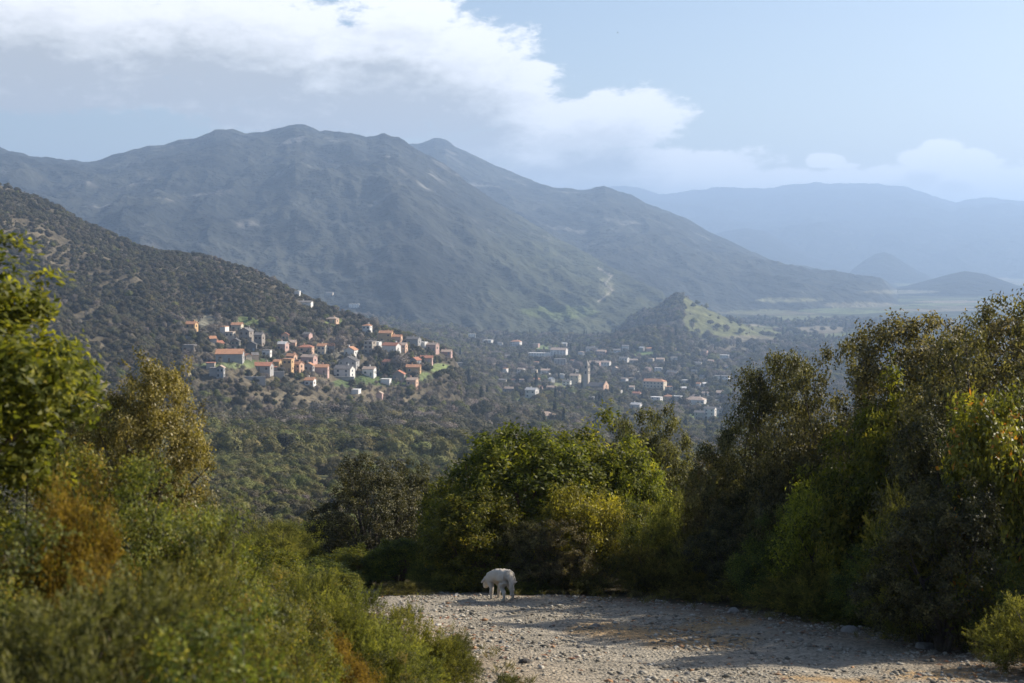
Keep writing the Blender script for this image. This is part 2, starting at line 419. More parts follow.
def new_mesh(name, verts, faces, smooth=False, tone=None, colr=None, mats=None, midx=None):
    me = bpy.data.meshes.new(name)
    V = np.asarray(verts, np.float32); n = len(V)
    me.vertices.add(n); me.vertices.foreach_set('co', V.ravel())
    Fc = np.asarray(faces, np.int32)
    nf, kk = Fc.shape
    me.loops.add(nf * kk); me.loops.foreach_set('vertex_index', Fc.ravel())
    me.polygons.add(nf); me.polygons.foreach_set('loop_start', np.arange(nf, dtype=np.int32) * kk)
    if smooth: me.polygons.foreach_set('use_smooth', np.ones(nf, bool))
    if tone is not None:
        at_ = me.attributes.new('tone', 'FLOAT', 'POINT'); at_.data.foreach_set('value', np.asarray(tone, np.float32))
    if colr is not None:
        at_ = me.attributes.new('land', 'FLOAT_COLOR', 'POINT')
        at_.data.foreach_set('color', np.concatenate([colr, np.ones((n, 1))], 1).astype(np.float32).ravel())
    for m_ in (mats or []): me.materials.append(m_)
    if midx is not None: me.polygons.foreach_set('material_index', np.asarray(midx, np.int32))
    me.update(calc_edges=True)
    return me


def mat(name):
    m_ = bpy.data.materials.new(name); m_.use_nodes = True
    for n in list(m_.node_tree.nodes): m_.node_tree.nodes.remove(n)
    return m_, NT(m_.node_tree)


def finish(T, bsdf, bump=None):
    o = T.n('ShaderNodeOutputMaterial'); T.put(o.inputs[0], bsdf)


def principled(T, color, rough=.9, spec=.2, normal=None):
    b = T.n('ShaderNodeBsdfPrincipled')
    T.put(b.inputs['Base Color'], (*color, 1) if isinstance(color, tuple) and len(color) == 3 else color)
    T.put(b.inputs['Roughness'], rough); b.inputs['Specular IOR Level'].default_value = spec
    if normal is not None: T.put(b.inputs['Normal'], normal)
    return b.outputs[0]


def bumped(T, h, dist, strength=1.0):
    b = T.n('ShaderNodeBump'); T.put(b.inputs['Height'], h); b.inputs['Distance'].default_value = dist
    b.inputs['Strength'].default_value = strength
    return b.outputs[0]


def land_material(name, s1, s2, dist, var=.5):
    m_, T = mat(name)
    c = T.n('ShaderNodeAttribute', attribute_name='land').outputs['Color']
    p = T.n('ShaderNodeTexCoord').outputs['Object']
    n1 = T.noise(p, s1, 6, .65); n2 = T.noise(p, s2, 4, .6)
    f = T.m('ADD', T.m('MULTIPLY', n1, .6), T.m('MULTIPLY', n2, .5))
    fac = T.smooth(f, .35, .75)
    cc = T.mix(fac, T.mix(1.0, c, (1 - var,) * 3, 'MULTIPLY'), T.mix(1.0, c, (1 + var,) * 3, 'MULTIPLY'))
    finish(T, principled(T, cc, .95, .05, bumped(T, f, dist)))
    return m_


M_far = land_material('far_scrub', 1 / 260, 1 / 60, 60)
M_mid = land_material('maquis_slope', 1 / 60, 1 / 9, 9)
M_val = land_material('valley_land', 1 / 50, 1 / 8, 3)


def track_material():
    m_, T = mat('gravel')
    c = T.n('ShaderNodeAttribute', attribute_name='land').outputs['Color']
    p = T.n('ShaderNodeTexCoord').outputs['Object']
    vo = T.n('ShaderNodeTexVoronoi'); T.put(vo.inputs['Vector'], p); vo.inputs['Scale'].default_value = 26
    vs = T.n('ShaderNodeTexVoronoi'); T.put(vs.inputs['Vector'], p); vs.inputs['Scale'].default_value = 9
    n1 = T.noise(p, 3, 8, .7)
    rnd = T.m('ADD', T.m('MULTIPLY', T.n('ShaderNodeSeparateColor').outputs[0], 0), 0)
    se = T.n('ShaderNodeSeparateColor'); T.put(se.inputs[0], vo.outputs['Color'])
    k_ = T.m('ADD', T.m('MULTIPLY', se.outputs[0], .55), T.m('MULTIPLY', n1, .9))
    cc = T.mix(1.0, c, T.ramp(k_, [(.2, (.45, .44, .43)), (.75, (1.0, 1.0, 1.0)), (1, (1.35, 1.33, 1.3))]), 'MULTIPLY')
    h = T.m('ADD', T.m('MULTIPLY', vo.outputs['Distance'], -.8), T.m('ADD', T.m('MULTIPLY', n1, 2.2), T.m('MULTIPLY', vs.outputs['Distance'], -.6)))
    finish(T, principled(T, cc, .95, .1, bumped(T, h, .05, .9)))
    return m_


def litter_material():
    m_, T = mat('leaf_litter')
    c = T.n('ShaderNodeAttribute', attribute_name='land').outputs['Color']
    p = T.n('ShaderNodeTexCoord').outputs['Object']
    n1 = T.noise(p, 5, 8, .75)
    cc = T.mix(1.0, c, T.ramp(n1, [(.3, (.5, .5, .5)), (.7, (1.4, 1.35, 1.2))]), 'MULTIPLY')
    finish(T, principled(T, cc, .95, .1, bumped(T, n1, .12)))
    return m_


M_track, M_lit = track_material(), litter_material()


def build_land():
    na, nr = Rg.shape
    ids = (np.arange(na)[:, None] * nr + np.arange(nr)[None, :])
    nxt = np.roll(ids, -1, 0)
    quads = np.stack([ids[:, :-1], ids[:, 1:], nxt[:, 1:], nxt[:, :-1]], -1).reshape(-1, 4)
    fl = LAYER[:, :-1].reshape(-1)
    P = np.stack([Xg, Yg, Z], -1).reshape(-1, 3); CC = C.reshape(-1, 3)
    parts = [('valley', (0,), M_val), ('hill', (2,), M_mid), ('hillock_ground', (3,), M_mid), ('mountain', (4, 5), M_far), ('far_hills', (6, 7), M_far),
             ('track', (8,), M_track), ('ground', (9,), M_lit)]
    for name, ls, m_ in parts:
        q = quads[np.isin(fl, ls)]
        used, inv = np.unique(q.ravel(), return_inverse=True)
        vv, cc_ = P[used], CC[used]
        qq = inv.reshape(-1, 4)
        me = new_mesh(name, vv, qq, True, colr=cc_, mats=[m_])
        o = bpy.data.objects.new(name, me); col.objects.link(o); o['kind'] = 'structure'


build_land()


def build_haze():
    m_, T = mat('haze')
    v = T.n('ShaderNodeVolumePrincipled')
    v.inputs['Color'].default_value = (.46, .635, .91, 1)
    v.inputs['Density'].default_value = HAZE
    v.inputs['Anisotropy'].default_value = .25
    o = T.n('ShaderNodeOutputMaterial'); T.put(o.inputs['Volume'], v.outputs[0])
    zb, zt, e = float(Z.min()) - 1.0, float(Z.max()) + 25, 21000
    V = [(x, y, z) for z in (zb, zt) for y in (-e, e) for x in (-e, e)]
    Fq = [(0, 2, 3, 1), (4, 5, 7, 6), (0, 1, 5, 4), (2, 6, 7, 3), (0, 4, 6, 2), (1, 3, 7, 5)]
    o = bpy.data.objects.new('haze', new_mesh('haze', V, Fq, mats=[m_])); col.objects.link(o)
    o['kind'] = 'stuff'


HAZE = 0.000142
build_haze()


# ------------------------------------------------------------------ plants
def leaf_material(name, stops, gloss=.3, rough=.45, trans=.3, hue=.06, val=.25, accent=None):
    """Leaves: base colour by leaf and twig ('tone'), light passing through, a waxy or dull surface."""
    m_, T = mat(name)
    t = T.n('ShaderNodeAttribute', attribute_name='tone').outputs['Fac']
    oi = T.n('ShaderNodeObjectInfo').outputs['Random']
    c = T.ramp(t, stops)
    hs = T.n('ShaderNodeHueSaturation')
    T.put(hs.inputs['Hue'], T.m('ADD', .5, T.m('MULTIPLY', T.m('SUBTRACT', oi, .5), hue)))
    T.put(hs.inputs['Value'], T.m('ADD', 1 - val / 2, T.m('MULTIPLY', T.m('FRACT', T.m('MULTIPLY', oi, 17.3)), val)))
    hs.inputs['Saturation'].default_value = 1.0
    T.put(hs.inputs['Color'], c)
    c = hs.outputs[0]
    b = T.n('ShaderNodeBsdfPrincipled')
    T.put(b.inputs['Base Color'], c); b.inputs['Roughness'].default_value = rough
    b.inputs['Specular IOR Level'].default_value = gloss
    tr = T.n('ShaderNodeBsdfTranslucent'); T.put(tr.inputs[0], T.mix(1.0, c, (1.5, 1.5, .7), 'MULTIPLY'))
    mx = T.n('ShaderNodeMixShader'); mx.inputs[0].default_value = trans
    T.put(mx.inputs[1], b.outputs[0]); T.put(mx.inputs[2], tr.outputs[0])
    finish(T, mx.outputs[0])
    return m_


def bark_material(name, c1, c2):
    m_, T = mat(name)
    p = T.n('ShaderNodeTexCoord').outputs['Object']
    n1 = T.noise(p, 30, 5, .7)
    finish(T, principled(T, T.mix(n1, c1, c2), .9, .1, bumped(T, n1, .01)))
    return m_


M_bark = bark_material('bark', (.05, .04, .03), (.14, .12, .10))
M_redbark = bark_material('red_bark', (.07, .04, .028), (.16, .10, .07))
L_oak = leaf_material('holm_oak_leaves', [(0, (0.034, 0.032, 0.013)), (.45, (0.102, 0.092, 0.036)), (.8, (0.20, 0.178, 0.072)), (1, (0.31, 0.26, 0.11))], .22, .52, .36, .045, .55)
L_dark = leaf_material('dark_oak_leaves', [(0, (.020, .021, .009)), (.45, (.058, .056, .022)), (.8, (.13, .12, .045)), (1, (.24, .205, .08))], .2, .55, .2, .02)
L_gold = leaf_material('golden_oak_leaves', [(0, (0.052, 0.046, 0.012)), (.4, (0.145, 0.125, 0.032)), (.75, (0.28, 0.235, 0.066)), (1, (0.44, 0.36, 0.13))], .3, .45, .32, .015, .25)
L_arb = leaf_material('strawberry_tree_leaves', [(0, (0.036, 0.045, 0.009)), (.4, (0.102, 0.116, 0.020)), (.8, (0.222, 0.215, 0.032)), (.95, (0.319, 0.304, 0.043)), (.98, (0.493, 0.174, 0.043)), (1, (0.522, 0.145, 0.043))], .16, .5, .50, .03)
L_arb2 = leaf_material('yellowing_leaves', [(0, (0.043, 0.048, 0.010)), (.4, (0.119, 0.125, 0.020)), (.75, (0.250, 0.231, 0.033)), (.93, (0.375, 0.312, 0.044)), (.95, (0.450, 0.188, 0.037)), (1, (0.500, 0.163, 0.037))], .3, .45, .38, .02)
L_heath = leaf_material('heath_needles', [(0, (0.028, 0.030, 0.010)), (.35, (0.084, 0.086, 0.024)), (.72, (0.185, 0.180, 0.046)), (1, (0.34, 0.295, 0.070))], .1, .7, .4)
L_scrub = leaf_material('small_scrub_leaves', [(0, (.022, .028, .008)), (.35, (.080, .094, .022)), (.7, (.19, .20, .042)), (.9, (.32, .28, .055)), (1, (.40, .24, .05))], .2, .5, .4, .05)
L_rust = leaf_material('rusty_heath_needles', [(0, (0.06, 0.040, 0.010)), (.45, (0.165, 0.108, 0.020)), (.8, (0.28, 0.185, 0.034)), (1, (0.38, 0.26, 0.054))], .1, .75, .4, .02)
L_yel = leaf_material('yellow_green_leaves', [(0, (0.065, 0.068, 0.010)), (.45, (0.195, 0.189, 0.023)), (.85, (0.351, 0.325, 0.039)), (1, (0.494, 0.416, 0.065))], .25, .5, .42)
L_blue = leaf_material('grey_green_needles', [(0, (0.034, 0.038, 0.014)), (.5, (0.100, 0.106, 0.036)), (1, (0.204, 0.198, 0.072))], .12, .65, .35)


def tubes(paths, sides=5):
    """Tapered bent limbs: each path is a list of (point, radius)."""
    V, Fq = [], []
    for path in paths:
        b0 = len(V)
        for i, (p, r) in enumerate(path):
            p = np.asarray(p, float)
            q = np.asarray(path[min(i + 1, len(path) - 1)][0], float) - np.asarray(path[max(i - 1, 0)][0], float)
            q /= np.linalg.norm(q) + 1e-9
            a = np.cross(q, (.31, .95, .1)); a /= np.linalg.norm(a) + 1e-9; b = np.cross(q, a)
            for s in range(sides):
                t = 2 * pi * s / sides
                V.append(p + r * (cos(t) * a + sin(t) * b))
        for i in range(len(path) - 1):
            for s in range(sides):
                s2 = (s + 1) % sides
                Fq.append((b0 + i * sides + s, b0 + i * sides + s2, b0 + (i + 1) * sides + s2, b0 + (i + 1) * sides + s))
    return np.array(V), np.array(Fq)


def unit(v): return v / (np.linalg.norm(v, axis=-1, keepdims=True) + 1e-9)


def limb_paths(rng, targets, fork, r0, r1=.006, lean=.25):
    paths = []
    for t in targets:
        base_ = np.array((rng.normal() * .06, rng.normal() * .06, -.25))
        mid = np.array((t[0] * lean + rng.normal() * .06, t[1] * lean + rng.normal() * .06, fork * rng.uniform(.7, 1.1)))
        m2 = mid * .45 + t * .55 + rng.normal(size=3) * .08
        paths.append([(base_, r0 * rng.uniform(.6, 1)), (mid, r0 * .62), (m2, r0 * .32), (t, r1)])
    return paths


CLUMP_TONE = [None]


def crown_tips(rng, lobes, n, inner=.28, lump=.22, clumps=0, lobes_size=.18):
    """Twig tips spread through a crown made of lobes: mostly near its outer skin, some inside; lumpy."""
    L = np.array(lobes, float)
    area = (L[:, 3] * L[:, 4] * L[:, 5]) ** (2 / 3.0)
    pick = rng.choice(len(L), n * 2, p=area / area.sum())
    d = unit(rng.normal(size=(n * 2, 3)))
    ph = L[pick, 0] * 3 + L[pick, 2] * 5
    nz = np.sin(d[:, 0] * 5.1 + ph) * np.sin(d[:, 1] * 5.7 + 1.3 * ph) + np.sin(d[:, 2] * 6.3 + 2 * ph) * np.sin(d[:, 0] * 7.9 + ph)
    rho = np.where(rng.rand(n * 2) < inner, rng.uniform(.35, .9, n * 2), 1 - np.abs(rng.normal(size=n * 2)) * .10) * (1 + lump * nz * .6)
    P = L[pick, :3] + d * L[pick, 3:] * rho[:, None]
    deep = np.zeros(n * 2)
    for k_, l in enumerate(L):
        q = np.linalg.norm((P - l[:3]) / l[3:], axis=1)
        deep = np.maximum(deep, np.where(pick == k_, 0, 1 - q))
    keep = (deep < .30) | (rng.rand(n * 2) < .25)
    keep &= (P[:, 2] > .06)
    keep &= ~((d[:, 2] < -.55) & (rng.rand(n * 2) < .6))
    P, d = P[keep][:n], d[keep][:n]
    if clumps:                                  # twigs gather in clumps, with dark gaps between them
        m_ = min(clumps, len(P))
        Pc, dc = P[:m_], d[:m_]
        q = rng.randint(0, m_, n)
        s_ = (lobes_size * rng.uniform(.6, 1.3, m_))[q][:, None]
        g = rng.normal(size=(n, 3)); g = unit(g) * np.abs(rng.normal(size=(n, 1))) ** .5
        P = Pc[q] + g * s_ * np.array((1, 1, .75)); d = unit(dc[q] * .7 + unit(g) * .8)
        P[:, 2] = np.maximum(P[:, 2], .04)
        CLUMP_TONE[0] = (rng.normal(size=m_) * .13)[q]
    else: CLUMP_TONE[0] = np.zeros(len(P))
    return P, d


def clump_tone(n):
    t = CLUMP_TONE[0]
    return t if t is not None and len(t) == n else np.zeros(n)


def leaves(rng, P, O, per, length, width, spread=.06, up=.35, splay=.9, fold=.18):
    """A rosette of diamond leaves round every twig tip: P tips, O outward directions."""
    n = len(P) * per
    Pc = np.repeat(P, per, 0); Oc = np.repeat(O, per, 0)
    tone_c = np.repeat(np.clip(.46 + clump_tone(len(P)) + .13 * rng.normal(size=len(P)), 0, 1), per)
    ax = unit(Oc + np.array((0, 0, up)) + .25 * rng.normal(size=(n, 3)))
    rnd = rng.normal(size=(n, 3))
    perp = unit(rnd - (rnd * ax).sum(1, keepdims=True) * ax)
    dirn = unit(ax * (1 - splay * rng.uniform(.4, 1, (n, 1))) + perp * splay)
    c = Pc + rng.normal(size=(n, 3)) * spread
    nrm = unit(ax - (ax * dirn).sum(1, keepdims=True) * dirn + .25 * rng.normal(size=(n, 3)))
    sd = unit(np.cross(dirn, nrm))
    l = length * rng.uniform(.65, 1.2, (n, 1)); w_ = width * rng.uniform(.7, 1.2, (n, 1))
    m_ = c + dirn * l * .48 + nrm * w_ * fold
    tip = c + dirn * l - nrm * l * .08
    V = np.stack([c, m_ + sd * w_ * .5, tip, m_ - sd * w_ * .5], 1).reshape(-1, 3)
    tn = np.clip(tone_c + .17 * rng.normal(size=n), 0, .955)
    return V, np.repeat(tn, 4)


def needles(rng, P, O, per, plume, length, width, up=.9):
    """Feathery plumes: thin blades set along an upright shoot."""
    n = len(P) * per
    sh = unit(O * .7 + np.array((0, 0, up)) + .35 * rng.normal(size=P.shape))
    Lp = plume * rng.uniform(.6, 1.3, (len(P), 1))
    t = rng.uniform(0, 1, (n, 1))
    S = np.repeat(sh, per, 0)
    c = np.repeat(P, per, 0) + S * np.repeat(Lp, per, 0) * t + rng.normal(size=(n, 3)) * .006
    rnd = rng.normal(size=(n, 3))
    perp = unit(rnd - (rnd * S).sum(1, keepdims=True) * S)
    dirn = unit(S * .75 + perp * (.9 - .5 * t))
    sd = unit(np.cross(dirn, rng.normal(size=(n, 3))))
    l = length * rng.uniform(.6, 1.3, (n, 1)) * (1.15 - .5 * t); w_ = width * rng.uniform(.7, 1.3, (n, 1))
    V = np.stack([c - sd * w_ * .3, c + dirn * l * .5 + sd * w_ * .5, c + dirn * l, c + dirn * l * .5 - sd * w_ * .5], 1).reshape(-1, 3)
    tn = np.clip(np.repeat(.36 + clump_tone(len(P)) + .12 * rng.normal(size=len(P)), per) + .35 * t[:, 0] + .10 * rng.normal(size=n), 0, .97)
    return V, np.repeat(tn, 4)


def quads_of(V): return np.arange(len(V), dtype=np.int32).reshape(-1, 4)


PROTO = {}      # kind -> (crown mesh, stem mesh, half width, height)


def make_proto(kind, seed, lobes, tips, per, style, leafmat, barkmat, length, width, limbs=14, r0=.05, fork=.6, **kw):
    rng = np.random.RandomState(seed)
    P, O = crown_tips(rng, lobes, tips, kw.pop('inner', .3), kw.pop('lump', .25), kw.pop('clumps', 0), kw.pop('csize', .18))
    if style == 'leaf': V, t = leaves(rng, P, O, per, length, width, **kw)
    else: V, t = needles(rng, P, O, per, kw.pop('plume', .2), length, width, **kw)
    me = new_mesh(kind + '_crown', V, quads_of(V), False, tone=t, mats=[leafmat])
    tg = [P[i] for i in rng.choice(len(P), limbs * 3, False)]
    ps = limb_paths(rng, tg[:limbs], fork, r0)
    ps += [[(a_[1][0] * .4 + a_[2][0] * .6, r0 * .3), (tg[limbs + i] * .5 + a_[2][0] * .5, r0 * .2), (tg[limbs + i], .004)] for i, a_ in enumerate(ps)]
    bv, bf = tubes(ps)
    st = new_mesh(kind + '_trunk', bv, bf, True, mats=[barkmat])
    PROTO[kind] = (me, st, float(np.percentile(np.abs(V[:, 0]), 97)), float(np.percentile(V[:, 2], 99.3)))


def lobes_of(rng, n, w_, h, z0=.25, flat=.8, size=.42):
    """Lobes packed in a dome w wide and h high."""
    out = [(0, 0, h * .48, w_ * .40, w_ * .40, h * .42)]
    for i in range(n):
        a_ = 2.4 * i + rng.uniform(-.4, .4); f = math.sqrt((i + .5) / n)
        zz = h * (z0 + (1 - z0 - .16) * rng.uniform(.15, 1) * (1.08 - .55 * f ** 2))
        s = size * rng.uniform(.55, 1.0) * w_ * .55
        out.append((cos(a_) * f * w_ * .5 * .72, sin(a_) * f * w_ * .5 * .72, min(zz, h - s * flat * .8), s, s, s * flat))
    return out


def protos():
    rg = np.random.RandomState(3)
    lo = lambda *a_, **k_: lobes_of(rg, *a_, **k_)
    make_proto('oak_a', 11, lo(12, 3.2, 4.4, z0=.14, size=.48), 5200, 10, 'leaf', L_oak, M_bark, .060, .034, 18, .08, 1.3, spread=.045, splay=.8, clumps=560, csize=.15, lump=.14)
    make_proto('oak_b', 12, lo(13, 3.6, 4.0, z0=.1, size=.48), 5400, 10, 'leaf', L_oak, M_bark, .060, .034, 18, .08, .9, spread=.045, splay=.8, clumps=580, csize=.155, lump=.14)
    make_proto('oak_c', 13, lo(9, 2.6, 3.4, z0=.1, size=.52), 4000, 10, 'leaf', L_oak, M_bark, .058, .033, 16, .07, 1.0, spread=.04, splay=.8, clumps=400, csize=.14, lump=.14)
    make_proto('oak_d', 25, lo(9, 3.2, 3.4, z0=.08, size=.52), 4600, 10, 'leaf', L_dark, M_bark, .058, .034, 16, .07, .9, spread=.04, splay=.8, clumps=440, csize=.14, lump=.12)
    make_proto('gold', 14, lo(10, 2.4, 3.2, z0=.16, size=.48), 3800, 10, 'leaf', L_gold, M_bark, .050, .028, 16, .05, 1.2, spread=.04, splay=.8, clumps=420, csize=.11, lump=.14)
    make_proto('arb_a', 15, lo(13, 3.2, 3.4, z0=.15), 3000, 10, 'leaf', L_arb, M_redbark, .095, .038, 16, .06, .8, spread=.05, splay=.85, clumps=420, csize=.16)
    make_proto('arb_b', 16, lo(11, 2.8, 3.0, z0=.1), 2700, 10, 'leaf', L_arb, M_redbark, .090, .038, 14, .06, .7, spread=.05, splay=.85, clumps=360, csize=.16)
    make_proto('arb_near', 17, lo(14, 2.8, 3.4, z0=.2, size=.36), 4200, 10, 'leaf', L_arb, M_redbark, .080, .033, 18, .05, .9, spread=.035, splay=.85, clumps=520, csize=.13)
    make_proto('arb_y', 18, lo(11, 2.2, 2.6, z0=.12), 2400, 10, 'leaf', L_arb2, M_redbark, .085, .036, 14, .05, .6, spread=.05, splay=.85, clumps=260, csize=.15)
    make_proto('heath_a', 19, lo(12, 2.2, 1.9, z0=.08, size=.38), 3600, 26, 'needle', L_heath, M_bark, .045, .0095, 16, .025, .4, plume=.20, lump=.7, up=.5, clumps=110, csize=.17)
    make_proto('heath_b', 20, lo(9, 1.8, 1.2, z0=.06, size=.42), 2600, 28, 'needle', L_heath, M_bark, .042, .009, 14, .02, .3, plume=.17, lump=.6, up=.5, clumps=90, csize=.14)
    make_proto('scrub', 24, lo(11, 2.2, 1.8, z0=.06, size=.42), 4000, 13, 'leaf', L_scrub, M_bark, .036, .015, 14, .025, .4, spread=.035, splay=.75, clumps=210, csize=.13, lump=.4)
    make_proto('rust', 21, lo(8, 1.5, 1.2, z0=.1), 2600, 13, 'leaf', L_rust, M_bark, .032, .012, 12, .02, .3, spread=.03, splay=.7, lump=.4, clumps=120, csize=.11)
    make_proto('yellow', 22, lo(9, 1.9, 1.7, z0=.08), 2400, 12, 'leaf', L_yel, M_bark, .055, .024, 12, .03, .4, spread=.045, splay=.7, clumps=170, csize=.14)
    make_proto('juniper', 23, lo(9, 1.7, 1.1, z0=.05, size=.42), 2400, 26, 'needle', L_blue, M_bark, .04, .009, 12, .025, .3, plume=.14, lump=.4, up=.5, clumps=130, csize=.12)


protos()


def thing(name, label, cat, loc=(0, 0, 0), rz=0.0, group=None):
    o = bpy.data.objects.new(name, None); col.objects.link(o)
    o.empty_display_size = .1
    o.location = loc; o.rotation_euler = (0, 0, rz); o['label'] = label; o['category'] = cat
    if group: o['group'] = group
    return o


def part(name, me, parent):
    o = bpy.data.objects.new(name, me); col.objects.link(o); o.parent = parent
    return o


def tag(o, label, cat, group=None):
    o['label'] = label; o['category'] = cat
    if group: o['group'] = group
    return o


def plant(kind, x, y, z, sx, sz, rz, name, cat, label, group=None):
    t = thing(name, label, cat, (x, y, z), rz, group)
    t.scale = (sx, sx, sz)
    part('trunk', PROTO[kind][1], t); part('crown', PROTO[kind][0], t)
    return t


rgP = random.Random(5)
